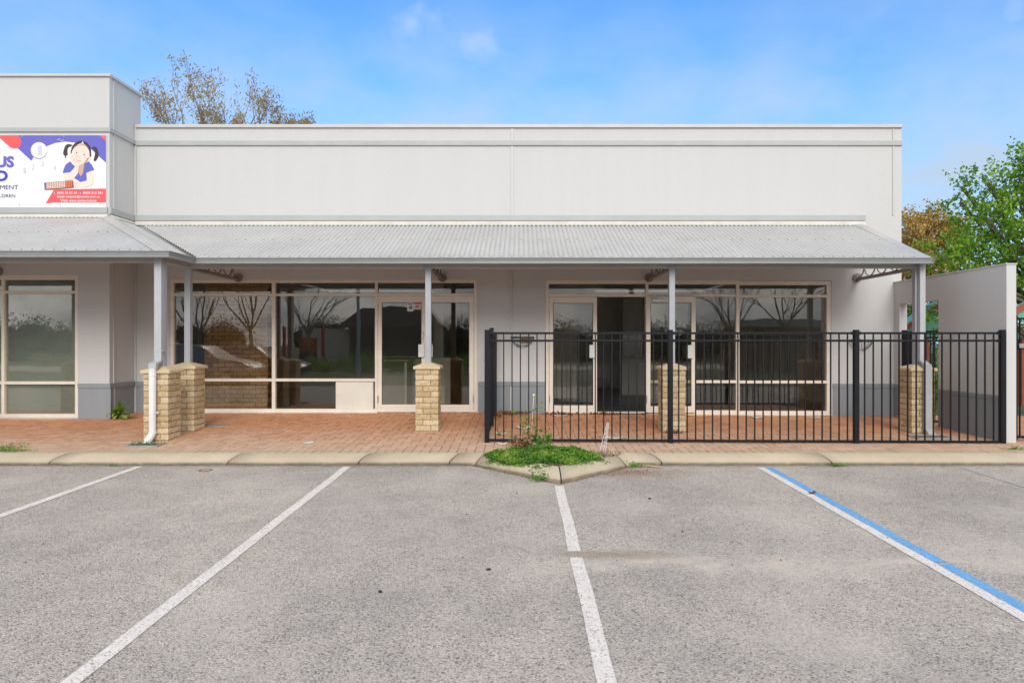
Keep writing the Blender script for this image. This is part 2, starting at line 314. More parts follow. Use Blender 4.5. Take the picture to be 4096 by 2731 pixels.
# ---------------------------------------------------------------- mesh helpers
def WX(px, D): return (px - CX) * D / F
def WZ(py, D): return CAMZ - (py - CY) * D / F
class MB:
    def __init__(s): s.v = []; s.f = []; s.m = []; s.at = []; s.cur = 0; s.r = 0.; s.smooth = False
    def face(s, idx): s.f.append(tuple(idx)); s.m.append(s.cur); s.at.append(s.r)
    def add(s, vs, fs):
        b = len(s.v); s.v += [tuple(p) for p in vs]
        for f in fs: s.face([b + i for i in f])
    def box(s, x0, x1, y0, y1, z0, z1):
        if x0 > x1: x0, x1 = x1, x0
        if y0 > y1: y0, y1 = y1, y0
        if z0 > z1: z0, z1 = z1, z0
        s.add([(x0,y0,z0),(x1,y0,z0),(x1,y1,z0),(x0,y1,z0),(x0,y0,z1),(x1,y0,z1),(x1,y1,z1),(x0,y1,z1)],
              [(0,3,2,1),(4,5,6,7),(0,1,5,4),(1,2,6,5),(2,3,7,6),(3,0,4,7)])
    def pbox(s, px0, px1, py0, py1, D, depth):      # sized by where its front face stands, at distance D
        s.box(WX(px0, D), WX(px1, D), D, D + depth, WZ(py1, D), WZ(py0, D))
    def hexa(s, b, t):                                # 4 bottom + 4 top points
        s.add(list(b) + list(t), [(0,3,2,1),(4,5,6,7),(0,1,5,4),(1,2,6,5),(2,3,7,6),(3,0,4,7)])
    def tube(s, pts, rad, n=8, caps=True):
        pts = [Vector(p) for p in pts]; k = len(pts)
        rr = rad if isinstance(rad, (list, tuple)) else [rad] * k
        b = len(s.v); up = None
        for i, p in enumerate(pts):
            d = (pts[min(i + 1, k - 1)] - pts[max(i - 1, 0)]).normalized()
            if up is None: up = d.orthogonal().normalized()
            up = (up - d * up.dot(d)); up = up.normalized() if up.length > 1e-6 else d.orthogonal().normalized()
            sd_ = d.cross(up)
            for j in range(n):
                a = 2 * math.pi * j / n + (math.pi / n if n == 4 else 0); s.v.append(tuple(p + (up * math.cos(a) + sd_ * math.sin(a)) * rr[i]))
        for i in range(k - 1):
            for j in range(n):
                j2 = (j + 1) % n; s.face((b + i*n + j, b + i*n + j2, b + (i+1)*n + j2, b + (i+1)*n + j))
        if caps: s.face([b + j for j in range(n)][::-1]); s.face([b + (k-1)*n + j for j in range(n)])
    def disc(s, c, ax, r, th, n=20):
        a = Vector(ax).normalized(); s.tube([Vector(c), Vector(c) + a * th], r, n)
    def poly(s, pts, y, flip=False):                  # flat polygon in X,Z at Y
        b = len(s.v); s.v += [(x, y, z) for x, z in pts]; ids = list(range(b, b + len(pts)))
        ar = sum(pts[i][0] * pts[(i+1) % len(pts)][1] - pts[(i+1) % len(pts)][0] * pts[i][1] for i in range(len(pts)))
        s.face(ids if ar > 0 else ids[::-1])
    def extr(s, pts, axis, a0, a1):                   # closed 2-D polygon extruded along axis 'x' or 'y' or 'z'
        n = len(pts); b = len(s.v)
        for a in (a0, a1):
            for (u, v) in pts: s.v.append({'x': (a, u, v), 'y': (u, a, v), 'z': (u, v, a)}[axis])
        s.face(list(range(b, b + n))[::-1]); s.face(range(b + n, b + 2 * n))
        for i in range(n): j = (i + 1) % n; s.face((b + i, b + j, b + n + j, b + n + i))
    def build(s, name, mats, parent=None, bevel=0, smooth=False, origin=None):
        me = bpy.data.meshes.new(name); v = np.array(s.v, dtype=float)
        me.from_pydata([tuple(x) for x in v], [], s.f)
        if not isinstance(mats, (list, tuple)): mats = [mats]
        for m in mats: me.materials.append(m if not isinstance(m, str) else M[m])
        me.polygons.foreach_set('material_index', s.m)
        if any(s.at):
            a = me.attributes.new('rnd', 'FLOAT', 'FACE'); a.data.foreach_set('value', s.at)
        if smooth: me.polygons.foreach_set('use_smooth', [True] * len(me.polygons))
        me.update()
        o = bpy.data.objects.new(name, me); COL.objects.link(o)
        if bevel:
            md = o.modifiers.new('bevel', 'BEVEL'); md.width = bevel; md.segments = 2; md.limit_method = 'ANGLE'; md.angle_limit = R(40)
        if parent: o.parent = parent
        return o
def tag(o, label=None, cat=None, group=None, kind=None):
    for k, v in (('label', label), ('category', cat), ('group', group), ('kind', kind)):
        if v: o[k] = v
    return o
def empty(name, label, cat, group=None, loc=(0, 0, 0)):
    o = bpy.data.objects.new(name, None); o.empty_display_size = .2; o.location = loc; COL.objects.link(o); return tag(o, label, cat, group)
def part(name, mats, parent, fn, bevel=0, smooth=False):
    b = MB(); fn(b); return b.build(name, mats, parent, bevel, smooth)
def recenter(o):                                       # put a mesh object's origin at its base centre
    me = o.data; co = np.empty(len(me.vertices) * 3); me.vertices.foreach_get('co', co); co = co.reshape(-1, 3)
    c = Vector(((co[:,0].min()+co[:,0].max())/2, (co[:,1].min()+co[:,1].max())/2, co[:,2].min()))
    co -= np.array(c); me.vertices.foreach_set('co', co.ravel()); o.location = o.location + c; me.update(); return o
def catmull(pts, n=6, closed=True):
    out_ = []; k = len(pts)
    for i in range(k if closed else k - 1):
        g = lambda j: pts[j % k] if closed else pts[max(0, min(k - 1, j))]
        p0, p1, p2, p3 = g(i-1), g(i), g(i+1), g(i+2)
        for s_ in range(n):
            t = s_ / n
            out_.append(tuple(.5 * (2*p1[a] + (p2[a]-p0[a])*t + (2*p0[a]-5*p1[a]+4*p2[a]-p3[a])*t*t + (3*p1[a]-p0[a]-3*p2[a]+p3[a])*t**3) for a in range(2)))
    return out_

# ---------------------------------------------------------------- ground
def ga(X, Y):
    return .0002 + .019 * Y if Y > -12 else .0002 - .228
def gw(X, Y):
    a = .041 if X < -1 else .041 - .019 * min(1, (X + 1) / 7.9)
    return .258 + (min(Y, 12.3) - 8.5) * a
YW = 12.06                     # main wall plane
YL = 11.33                     # projecting left block plane
XI = -7.05                     # inner corner
XR = 6.93                      # right end of main wall

def grid(name, m, xs, ys, fz, kind='structure'):
    b = MB(); nx = len(xs)
    for y in ys:
        for x in xs: b.v.append((x, y, fz(x, y)))
    for j in range(len(ys) - 1):
        for i in range(nx - 1): b.face((j*nx+i, j*nx+i+1, (j+1)*nx+i+1, (j+1)*nx+i))
    o = b.build(name, m); tag(o, kind=kind); return o
M['ground'] = mat('dry_grass_ground', (.10, .115, .05), .95, .3, .6, .01, 30)
grid('ground', 'ground', [-600, -60, -30, 30, 60, 600], [-600, -60, -34, 8.2, 12, 14, 40, 600], lambda x, y: -.32 if y < -30 else (.05 if y < 9 else .19))
grid('asphalt', 'asphalt', [-60, -20, -8, 0, 8, 20, 60], [-33, -12, 0, 4, 8.25], ga)

# walkway: brick pavers laid in a herringbone, with a header course along the kerb
KN = (.42, 7.17)               # nose apex of the tree pit
def in_pit(x, y, m=0): return y < 8.56 + m and abs(x - .41) < (y - 7.47) + m and y > 7.2
b = MB(); U = .1165; g_ = .0034
def paver(x0, x1, y0, y1):
    cx, cy = (x0+x1)/2, (y0+y1)/2
    if in_pit(cx, cy, .0): return
    if cy > YW + .02 or (cx < XI and cy > YL + .02): return
    x0 += g_; x1 -= g_; y0 += g_; y1 -= g_; c = .004; dz = random.uniform(-.002, .002)
    b.r = random.random() * .98 + .01; tl = random.uniform(-.002, .002)
    def Z(x, y, d): return gw(x, y) + dz + d + tl * (x - x0) / (x1 - x0)
    P = [(x0,y0),(x1,y0),(x1,y1),(x0,y1)]; Q = [(x0+c,y0+c),(x1-c,y0+c),(x1-c,y1-c),(x0+c,y1-c)]
    vs = [(x, y, Z(x, y, -.018)) for x, y in P] + [(x, y, Z(x, y, -.003)) for x, y in P] + [(x, y, Z(x, y, 0)) for x, y in Q]
    fs = [(8,9,10,11)] + [(4+i, 4+(i+1)%4, 8+(i+1)%4, 8+i) for i in range(4)] + [(i, (i+1)%4, 4+(i+1)%4, 4+i) for i in range(4)]
    b.add(vs, fs)
x = -14.0
while x < 11.5:
    paver(x, x + U, 8.52, 8.52 + 2 * U); x += U
y00 = 8.52 + 2 * U
for j in range(int((12.2 - y00) / U) + 1):
    for i in range(int(25.5 / U)):
        t = (i - j) % 4
        X0 = -14 + i * U; Y0 = y00 + j * U
        if t == 0: paver(X0, X0 + 2*U, Y0, Y0 + U)
        elif t == 3: paver(X0, X0 + U, Y0, Y0 + 2*U)
        elif t == 2 and j == 0: paver(X0, X0 + U, Y0, Y0 + U)
o = b.build('paving', 'paver'); tag(o, kind='structure')
grid('pavement_bed', 'sand', [-14, -7, -1, 0, 2, 4, 7, 11.6], [8.45, 9, 10, 11, 12.07], lambda x, y: gw(x, y) - .009)

# kerb: rolled concrete in segments, with dark joints, stepping out round the tree pit
kpath = [(-14, 8.22), (-.65, 8.22), (.42, 7.17), (1.47, 8.22), (11.6, 8.22)]
prof = [(0, -.02, 1), (.003, .020, 1), (.014, .034, .3), (.05, .052, 0), (.11, .073, 0), (.18, .091, 0), (.24, .101, 0), (.28, .104, 0), (.30, .098, .1), (.30, -.02, 0)]
def pathlen(p): return [math.dist(p[i], p[i+1]) for i in range(len(p)-1)]
segs = pathlen(kpath)
def offs(i):           # mitre normal at path vertex i (pointing to the walkway side)
    def nrm(a, c): d = Vector((c[0]-a[0], c[1]-a[1])).normalized(); return Vector((-d.y, d.x))
    if i == 0: return nrm(kpath[0], kpath[1])
    if i == len(kpath) - 1: return nrm(kpath[-2], kpath[-1])
    n1, n2 = nrm(kpath[i-1], kpath[i]), nrm(kpath[i], kpath[i+1]); mm = (n1 + n2).normalized(); return mm / mm.dot(n1)
def kpos(s_, out_):
    i = 0
    while i < len(segs) - 1 and s_ > segs[i]: s_ -= segs[i]; i += 1
    f = s_ / segs[i]; a, c = Vector(kpath[i]), Vector(kpath[i+1])
    return (a + offs(i) * out_).lerp(c + offs(i+1) * out_, f)
cum = [0]
for q in segs: cum.append(cum[-1] + q)
def s_of_x(px, y_=8.2): return WX(px, y_) + 14
joints = [s_of_x(190), s_of_x(905), s_of_x(1430), s_of_x(1795), cum[1] + .12, cum[2] + .02, cum[3] - .28, cum[3] + .28,
          cum[3] + (WX(3330, 8.22) - 1.47), cum[3] + 7.2]
joints = sorted(joints)
edges = [0] + joints + [cum[-1]]
b = MB(); grime = []
for k in range(len(edges) - 1):
    s0, s1 = edges[k] + .011, edges[k+1] - .011
    ss = sorted(set([s0, s1] + [c_ for c_ in cum if s0 < c_ < s1] + list(np.linspace(s0, s1, max(2, int((s1 - s0) / .25))))))
    base = len(b.v); n = len(prof)
    for s_ in ss:
        for (o_, h_, g__) in prof:
            p = kpos(s_, o_); jz = .003 * mnoise.noise(Vector((s_ * 1.7, o_ * 9, 0)))
            b.v.append((p.x, p.y, .156 + min(h_, .2) + jz)); grime.append(g__)
    for i in range(len(ss) - 1):
        for j in range(n - 1): b.face((base + i*n + j, base + i*n + j + 1, base + (i+1)*n + j + 1, base + (i+1)*n + j)[::-1])
    b.face([base + j for j in range(n)]); b.face([base + (len(ss)-1)*n + j for j in range(n)][::-1])
o = b.build('kerb', 'kerb'); tag(o, kind='structure')
a = o.data.attributes.new('grime', 'FLOAT', 'POINT'); a.data.foreach_set('value', grime)
for p in o.data.polygons: p.use_smooth = len(p.vertices) == 4
b = MB()
for k in range(40):
    pass
ss = sorted(set(cum + list(np.linspace(0, cum[-1], 80))))
for s_ in ss:
    for (o_, h_) in ((.016, -.02), (.018, .010), (.03, .028), (.11, .058), (.18, .076), (.29, .088)):
        p = kpos(s_, o_); b.v.append((p.x, p.y, .156 + h_))
for i in range(len(ss) - 1):
    for j in range(5): b.face((i*6+j, i*6+j+1, (i+1)*6+j+1, (i+1)*6+j)[::-1])
tag(b.build('kerb_joint_fill', 'joint'), kind='structure')
# soil in the tree pit
b = MB(); pit = [(-.44, 8.55), (.41, 7.52), (1.28, 8.55)]
b.add([(-.42, 8.56, .262), (.41, 7.53, .250), (1.26, 8.56, .262)], [(0, 1, 2)])
tag(b.build('soil', 'soil'), kind='structure')

# parking lines
def line(name, m, X, w, y0, y1, z=.004, taper=0):
    b = MB(); n = 40
    for i in range(n + 1):
        y = y0 + (y1 - y0) * i / n; c = X + .006 * mnoise.noise(Vector((X, y * 1.3, 0)))
        wl = w / 2 + .004 * mnoise.noise(Vector((X, y * 9, 3))); wr = w / 2 + .004 * mnoise.noise(Vector((X, y * 9, 7)))
        b.v += [(c - wl, y, ga(0, y) + z), (c + wr, y, ga(0, y) + z)]
    for i in range(n): b.face((2*i, 2*i+1, 2*i+3, 2*i+2))
    return tag(b.build(name, m), kind='structure')
line('parking_line', 'white_paint', -4.68, .095, 1.9, 8.10)
line('parking_line', 'white_paint', -2.13, .095, 1.9, 8.10)
line('parking_line', 'white_paint', .405, .095, 4.985, 7.10)
line('parking_line', 'white_paint', .405, .095, 1.9, 4.85)
line('parking_line', 'white_paint', 2.915, .09, 1.9, 8.06)
line('parking_line_blue', 'blue_paint', 3.01, .095, 4.75, 8.06)
line('parking_line_blue', 'blue_paint', 3.01, .095, 1.9, 4.71)
line('parking_line_faded', 'ghost_paint', 5.38, .10, 3, 8.02)
for X in (-7.2, -9.75, -12.3): line('parking_line', 'white_paint', X, .095, 1.9, 8.1)

# ---------------------------------------------------------------- shop building
shop = empty('shop_building', 'long pale grey rendered shop building with parapet, corrugated veranda roof and cream framed glass shopfronts', 'building')
# measured openings of the shopfronts
u1 = (WX(679.7, YW), WX(1908.6, YW), .395, WZ(1119.4, YW))
u2 = (WX(2183.5, YW), WX(3326, YW), .36, WZ(1122, YW))
def wall_with_holes(b, x0, x1, z0, z1, y0, y1, holes):
    xs = sorted({x0, x1} | {h[0] for h in holes} | {h[1] for h in holes}); zs = sorted({z0, z1} | {h[2] for h in holes} | {h[3] for h in holes})
    inh = lambda x, z: any(h[0] < x < h[1] and h[2] < z < h[3] for h in holes)
    for i in range(len(xs)-1):
        for j in range(len(zs)-1):
            a, c, d, e = xs[i], xs[i+1], zs[j], zs[j+1]
            if inh((a+c)/2, (d+e)/2): continue
            b.add([(a,y0,d),(c,y0,d),(c,y0,e),(a,y0,e)], [(0,1,2,3)]); b.add([(a,y1,d),(c,y1,d),(c,y1,e),(a,y1,e)], [(3,2,1,0)])
    for (a, c, d, e) in holes:
        b.add([(a,y0,d),(a,y1,d),(a,y1,e),(a,y0,e)], [(3,2,1,0)]); b.add([(c,y0,d),(c,y1,d),(c,y1,e),(c,y0,e)], [(0,1,2,3)])
        b.add([(a,y0,e),(c,y0,e),(c,y1,e),(a,y1,e)], [(0,1,2,3)]); b.add([(a,y0,d),(c,y0,d),(c,y1,d),(a,y1,d)], [(3,2,1,0)])
    b.add([(x0,y0,z1),(x1,y0,z1),(x1,y1,z1),(x0,y1,z1)], [(0,1,2,3)])
    b.add([(x0,y0,z0),(x0,y1,z0),(x0,y1,z1),(x0,y0,z1)], [(3,2,1,0)]); b.add([(x1,y0,z0),(x1,y1,z0),(x1,y1,z1),(x1,y0,z1)], [(0,1,2,3)])
ZT = WZ(503, YW)
part('front_wall', 'wall', shop, lambda b: wall_with_holes(b, XI + .002, XR, .1, ZT, YW, YW + .2, [u1, u2]))
ZTL = WZ(302, YL)
ul = (-9.62, WX(311.6, YL), .385, WZ(1101, YL))
part('side_wall', 'wall', shop, lambda b: (b.box(XR - .2, XR, YW + .202, 24, .1, ZT), b.box(-16, XR, 24.002, 24.2, .1, ZT)))
def lb(b):
    wall_with_holes(b, -16, XI, .1, ZTL, YL, YL + .2, [ul, (-15.5, -12.2, .385, ul[3])])
    b.box(XI - .2, XI, YL + .202, YW + .20, .1, ZTL); b.box(-16, XI - .202, YW + .0, YW + .2, 3.2, ZTL)
part('front_wall', 'wall', shop, lb)
part('roof', 'roof', shop, lambda b: (b.box(-15.98, XR - .22, YW + .22, 15, 4.7, 4.8), b.box(-15.98, XR - .22, 17.2, 23.98, 4.7, 4.8), b.box(-15.98, -13, 15.001, 17.199, 4.7, 4.8), b.box(-10.2, -5.1, 15.001, 17.199, 4.7, 4.8), b.box(-2.2, 1.8, 15.001, 17.199, 4.7, 4.8), b.box(4.7, XR - .22, 15.001, 17.199, 4.7, 4.8)))  # skylight gaps over the rooms, added to brighten the interiors
# copings, trim bands, plinth
def cop(b): b.box(WX(542, YW - .03), WX(3610, YW - .03), YW - .04, YW + .24, WZ(512.5, YW), WZ(500, YW))
part('parapet_coping', 'coping', shop, cop, .004)
def cop2(b):
    z0, z1 = WZ(308, YL), WZ(297, YL)
    b.box(-16, XI + .035, YL - .035, YL + .24, z0, z1); b.box(XI - .24, XI + .035, YL + .242, YW + .24, z0, z1)
part('parapet_coping', 'coping', shop, cop2, .004)
part('trim_band', 'band', shop, lambda b: b.box(XI + .032, WX(3607, YW), YW - .03, YW - .001, WZ(583.5, YW), WZ(565, YW)), .003)
def tb(b):
    z0, z1 = WZ(529, YL), WZ(512.5, YL); b.box(-16, XI + .03, YL - .03, YL - .001, z0, z1); b.box(XI + .001, XI + .03, YL + .0, YW - .002, z0, z1)
part('trim_band', 'band', shop, tb, .003)
part('trim_band', 'band', shop, lambda b: b.box(XI + .032, WX(3458, YW), YW - .04, YW - .001, WZ(884, YW), WZ(862.5, YW)), .003)
def tb(b):
    z0, z1 = WZ(855, YL), WZ(831, YL); b.box(-16, XI - .02, YL - .04, YL - .001, z0, z1); b.box(XI + .001, XI + .03, YL + .0, YW - .042, z0, z1)
part('trim_band', 'band', shop, tb, .003)
jb = []
for x0, x1 in ((2044, 2053), (3571, 3577)): jb += [(x0, x1, 584, 862, .014), (x0, x1, 513, 564.5, .014)]
jb += [(2041, 2050, 1085, 1526, .014), (2041, 2050, 1544, 1648, .018)]
for (x0, x1, y0, y1, dd) in jb: part('wall_joint', 'coping', shop, lambda b: b.pbox(x0, x1, y0, y1, YW - dd - .001, dd), .003)
part('wall_joint', 'coping', shop, lambda b: b.box(XI + .001, XI + .045, YW - .02, YW - .001, WZ(862, YW), WZ(584, YW)))
part('wall_joint', 'coping', shop, lambda b: b.box(XI + .001, XI + .04, YW - .02, YW - .001, .4, WZ(1060, YW)))
for z0, z1 in ((WZ(829, YL), WZ(530, YL)), (WZ(512, YL), WZ(309, YL)), (.4, WZ(1052, YL))):
    part('wall_joint', 'coping', shop, lambda b: b.box(XI + .0, XI + .014, YL + .10, YL + .14, z0, z1))
def pseg(x0, x1, zt, zb, y):
    part('plinth', 'plinth', shop, lambda b: (b.box(x0, x1, y - .012, y - .0015, .1, zb), b.box(x0, x1, y - .028, y - .0015, zb - .001, zt)))
pseg(XI + .03, u1[0] - .005, WZ(1526, YW), WZ(1544, YW), YW)
pseg(u1[1] + .02, u2[0] - .02, WZ(1526, YW), WZ(1543, YW), YW)
pseg(u2[1] + .02, XR - .15, WZ(1534, YW), WZ(1551, YW), YW)
pseg(ul[1] + .01, XI + .028, WZ(1533.5, YL), WZ(1551, YL), YL)
zt, zb = WZ(1533.5, YL), WZ(1551, YL)
part('plinth', 'plinth', shop, lambda b: (b.box(XI + .0015, XI + .012, YL, YW - .03, .1, zb), b.box(XI + .0015, XI + .028, YL, YW - .03, zb - .001, zt)))

# --- shopfront frames
def pane(parent, px0, px1, py0, py1, D, m='glass', name='pane'):
    o = part(name, m, parent, lambda b: b.box(WX(px0, D), WX(px1, D), D + .045, D + .051, WZ(py1, D), WZ(py0, D))); return o
YF = YW + .012
f1 = MB()
def fr(b, x0, x1, y0, y1, dep=.1, dy=0): b.pbox(x0, x1, y0, y1, YF + dy, dep)
def rect_members(b, xs, ys, dep=.1):
    for x0, x1 in xs: fr(b, x0, x1, ys[0], ys[1], dep)
U1T, U1B = 1119.6, 1648
for x0, x1 in ((680, 694), (1087, 1100.5), (1499.5, 1510.5), (1896, 1908.5)): fr(f1, x0, x1, U1T, U1B)
for x0, x1 in ((694.2, 1086.8), (1100.7, 1499.3)):
    fr(f1, x0, x1, U1T, 1131); fr(f1, x0, x1, 1173.5, 1184, .09, .003); fr(f1, x0, x1, 1514, 1525, .09, .003); fr(f1, x0, x1, 1635, 1648)
fr(f1, 1510.7, 1895.8, U1T, 1131); fr(f1, 1510.7, 1895.8, 1173.5, 1184); fr(f1, 1510.7, 1895.8, 1644, 1648)
sf1 = f1.build('shopfront_frame', 'frame', shop, .003)
for q in ((692, 1088, 1130, 1175), (692, 1088, 1183, 1515), (692, 1088, 1524, 1636), (1099, 1501, 1130, 1175), (1099, 1501, 1183, 1515), (1099, 1501, 1524, 1636), (1509, 1897, 1130, 1175)):
    pane(sf1, *q, YF)
part('sill', 'frame', sf1, lambda b: b.box(u1[0], WX(1510, YW), YW - .03, YW + .01, WZ(1653, YW), WZ(1647, YW)))
def door(parent_shop, x0, x1, y0, y1, D, gx0, gx1, gy0, gy1, hinge_side, label=None, dep=.045):
    b = MB()
    for q in ((x0, gx0, y0, y1), (gx1, x1, y0, y1), (gx0 + .1, gx1 - .1, y0, gy0), (gx0 + .1, gx1 - .1, gy1, y1)): b.pbox(*q, D, dep)
    d = b.build('door', 'frame', parent_shop, .003)
    if label: d['label'] = label
    part('pane', 'glass', d, lambda b: b.box(WX(gx0 - 1, D), WX(gx1 + 1, D), D + .02, D + .026, WZ(gy1 + 1, D), WZ(gy0 - 1, D)))
    part('glazing_seal', 'seal', d, lambda b: (b.pbox(gx0, gx0 + 1.6, gy0, gy1, D + .006, .012), b.pbox(gx1 - 1.6, gx1, gy0, gy1, D + .006, .012), b.pbox(gx0 + 1.7, gx1 - 1.7, gy0, gy0 + 1.6, D + .006, .012), b.pbox(gx0 + 1.7, gx1 - 1.7, gy1 - 1.6, gy1, D + .006, .012)))
    hx = x0 if hinge_side < 0 else x1
    for hy in (1230, 1595):
        def hg(b, hy=hy):
            b.tube([(WX(hx, D), D - .012, WZ(hy + 15, D)), (WX(hx, D), D - .012, WZ(hy - 15, D))], .009, 8)
            for k in (-9, 0, 9): b.box(WX(hx - 4, D), WX(hx + 4, D), D - .012, D - .001, WZ(hy + k + 2.5, D), WZ(hy + k - 2.5, D))
        part('hinge', 'steel', d, hg)
    return d
def handle(d, x0, x1, y0, y1, D):
    part('handle', 'wplastic', d, lambda b: (b.pbox(x0, x1, y0, y1, D - .05, .012), b.pbox(x0 + 3, x0 + 7, y0 + 8, y0 + 14, D - .038, .037), b.pbox(x0 + 3, x0 + 7, y1 - 14, y1 - 8, D - .038, .037)), .003)
YD = YF + .015
d1 = door(shop, 1511.5, 1702, 1185, 1644, YD, 1527, 1686, 1209, 1617, -1)
handle(d1, 1673, 1697, 1377, 1428, YD)
d2 = door(shop, 1704, 1895, 1185, 1644, YD, 1719, 1877, 1210, 1618, 1)
handle(d2, 1706, 1730, 1377, 1428, YD)
# ---- unit 2
f2 = MB(); D = YF
for x0, x1 in ((2183.5, 2195.5), (2582.5, 2594), (3308, 3326)): fr(f2, x0, x1, 1120 + (x0 > 3000) * 4, 1649 + (x0 > 3000) * 9)
fr(f2, 2945.5, 2958, 1122, 1656)
fr(f2, 2195.7, 2582.3, 1120, 1135); fr(f2, 2195.7, 2582.3, 1176, 1187); fr(f2, 2195.7, 2582.3, 1647, 1652)
for x0, x1, k in ((2594.2, 2945.3, 0), (2958.2, 3307.8, 2.5)):
    fr(f2, x0, x1, 1121 + k, 1137 + k); fr(f2, x0, x1, 1176 + k, 1187 + k, .09, .003); fr(f2, x0, x1, 1521 + k/2, 1532 + k/2, .09, .003); fr(f2, x0, x1, 1641 + k, 1658 + k/2)
sf2 = f2.build('shopfront_frame', 'frame', shop, .003)
for q in ((2194, 2584, 1134, 1177), (2593, 2947, 1136, 1177), (2593, 2947, 1186, 1522), (2593, 2947, 1531, 1642), (2957, 3309, 1138, 1179), (2957, 3309, 1189, 1523), (2957, 3309, 1533, 1644)): pane(sf2, *q, YF)
part('sill', 'frame', sf2, lambda b: b.box(WX(2584, YW), u2[1], YW - .03, YW + .01, WZ(1661, YW), WZ(1655, YW)))
d3 = door(shop, 2197, 2388, 1188, 1647, YD, 2212.5, 2372.5, 1212, 1621, -1, 'closed cream framed glass door leaf')
handle(d3, 2358, 2382, 1379, 1431, YD)
YO = YW - .065
d4 = door(shop, 2585, 2783, 1186, 1650, YO, 2602, 2766, 1211, 1624, -1, 'opened door leaf folded back flat against the next window bay')
handle(d4, 2751, 2775, 1380, 1433, YO)
def closer(b):
    b.pbox(2610, 2656, 1196, 1206, YO - .05, .045); b.tube([(WX(2628, YO), YO - .03, WZ(1195, YO)), (WX(2600, YO), YO + .0, WZ(1191, YO)), (WX(2588, YO), YO + .06, WZ(1193, YO))], .007, 6)
part('door_closer', 'steel', d4, closer, .004)
# door stickers
def stick(b):
    b.cur = 0; b.pbox(1629, 1653.5, 1211, 1245, YD + .018, .001); b.pbox(1654.5, 1683, 1211, 1238, YD + .018, .001)
    b.cur = 1; b.tube([(WX(1642, YD), YD + .0175, WZ(1230, YD)), (WX(1642, YD), YD + .0165, WZ(1230, YD))], .034, 16)
    b.cur = 2; b.pbox(1655, 1682.5, 1211.5, 1217, YD + .017, .001); b.pbox(1661, 1676, 1221, 1229, YD + .017, .001); b.pbox(1659, 1679, 1231, 1233, YD + .017, .001)
    b.cur = 3; b.pbox(1632, 1651, 1214, 1216, YD + .017, .001); b.pbox(1634, 1649, 1218, 1219.5, YD + .017, .001)
part('sticker', ['paper', flat('sticker_blue', (.03, .30, .42)), flat('sticker_red', (.6, .06, .05)), flat('ink', (.03, .03, .04))], d1, stick)
part('sticker', ['paper'], d3, lambda b: b.pbox(2214, 2226, 1198, 1204, YD - .001, .001))

def text_mesh(b, s, x0, x1, y0, y1, Yp, bold=0, tofn=None, depth=0):
    """letters of S fitted to the given box of the photograph's sign, as faces in the X-Z plane"""
    cu = bpy.data.curves.new('t', 'FONT'); cu.body = s; cu.offset = bold; cu.resolution_u = 3
    ob = bpy.data.objects.new('t', cu); COL.objects.link(ob); dg = bpy.context.evaluated_depsgraph_get(); me = bpy.data.meshes.new_from_object(ob.evaluated_get(dg))
    xs = [v.co.x for v in me.vertices]; ys = [v.co.y for v in me.vertices]
    ax, bx, ay, by = min(xs), max(xs), min(ys), max(ys); base = len(b.v)
    for v in me.vertices:
        u = x0 + (v.co.x - ax) / (bx - ax) * (x1 - x0); q = y1 - (v.co.y - ay) / (by - ay) * (y1 - y0)
        X, Z = tofn(u, q); b.v.append((X, Yp, Z))
    for p in me.polygons: b.face([base + i for i in p.vertices])
    bpy.data.objects.remove(ob); bpy.data.curves.remove(cu); bpy.data.meshes.remove(me)
def pull(b):
    for i, ch in enumerate('PULL'):
        text_mesh(b, ch, 1691, 1697.5, 1329 + i * 10, 1337 + i * 10, YD - .0015, .02, lambda u, q: (WX(u, YD), WZ(q, YD)))
part('lettering', [flat('black_ink', (.02, .02, .02))], d1, pull)
# ---- left block window (papered on the inside)
YFL = YL + .012
def flb(b):
    for x0, x1 in ((-392, -380), (5, 17), (299.5, 311.6)): b.pbox(x0, x1, 1101, 1671, YFL, .1)
    for x0, x1 in ((-379.8, 4.8), (17.2, 299.3)):
        for y0, y1 in ((1101, 1119), (1162.5, 1174), (1525.5, 1537), (1655.5, 1671)): b.pbox(x0, x1, y0, y1, YFL, .095)
sfl = part('shopfront_frame', 'frame', shop, flb, .003)
for q in ((-381, 6, 1118, 1163), (-381, 6, 1173, 1526), (-381, 6, 1536, 1656), (16, 300, 1118, 1163), (16, 300, 1173, 1526), (16, 300, 1536, 1656)):
    pane(sfl, *q, YFL); 
part('window_film', 'film', sfl, lambda b: b.box(-9.6, ul[1] - .02, YL + .085, YL + .088, .4, ul[3] - .02))
part('shopfront_frame', 'frame', shop, lambda b: b.box(-15.5, -12.2, YL + .02, YL + .04, .39, ul[3]))

# ---- rooms behind the glass
def rooms(b):
    zc = 3.0
    for (x0, x1, y0, y1, zf) in ((XI + .05, -.25, YW + .2, 19.5, .375), (-.1, XR - .25, YW + .2, 19.5, .345), (-16, XI - .25, YL + .2, 18, .375)):
        b.cur = 1; b.box(x0, x1, y0 - .1, y1, zf - .05, zf)
        b.cur = 0; hx0, hx1, hy0, hy1 = (x0+x1)/2 - 1.4, (x0+x1)/2 + 1.4, 15.0, 17.2  # ceiling opening added under each roof gap to let daylight in
        b.box(x0, hx0, y0, y1, zc, zc + .05); b.box(hx1, x1, y0, y1, zc, zc + .05); b.box(hx0 + .001, hx1 - .001, y0, hy0, zc, zc + .05); b.box(hx0 + .001, hx1 - .001, hy1, y1, zc, zc + .05); b.box(x0 - .06, x0, y0, y1, zf, zc); b.box(x1, x1 + .06, y0, y1, zf, zc); b.box(x0, x1, y1, y1 + .06, zf, zc)
part('room', ['iwall', 'ifloor'], shop, rooms)
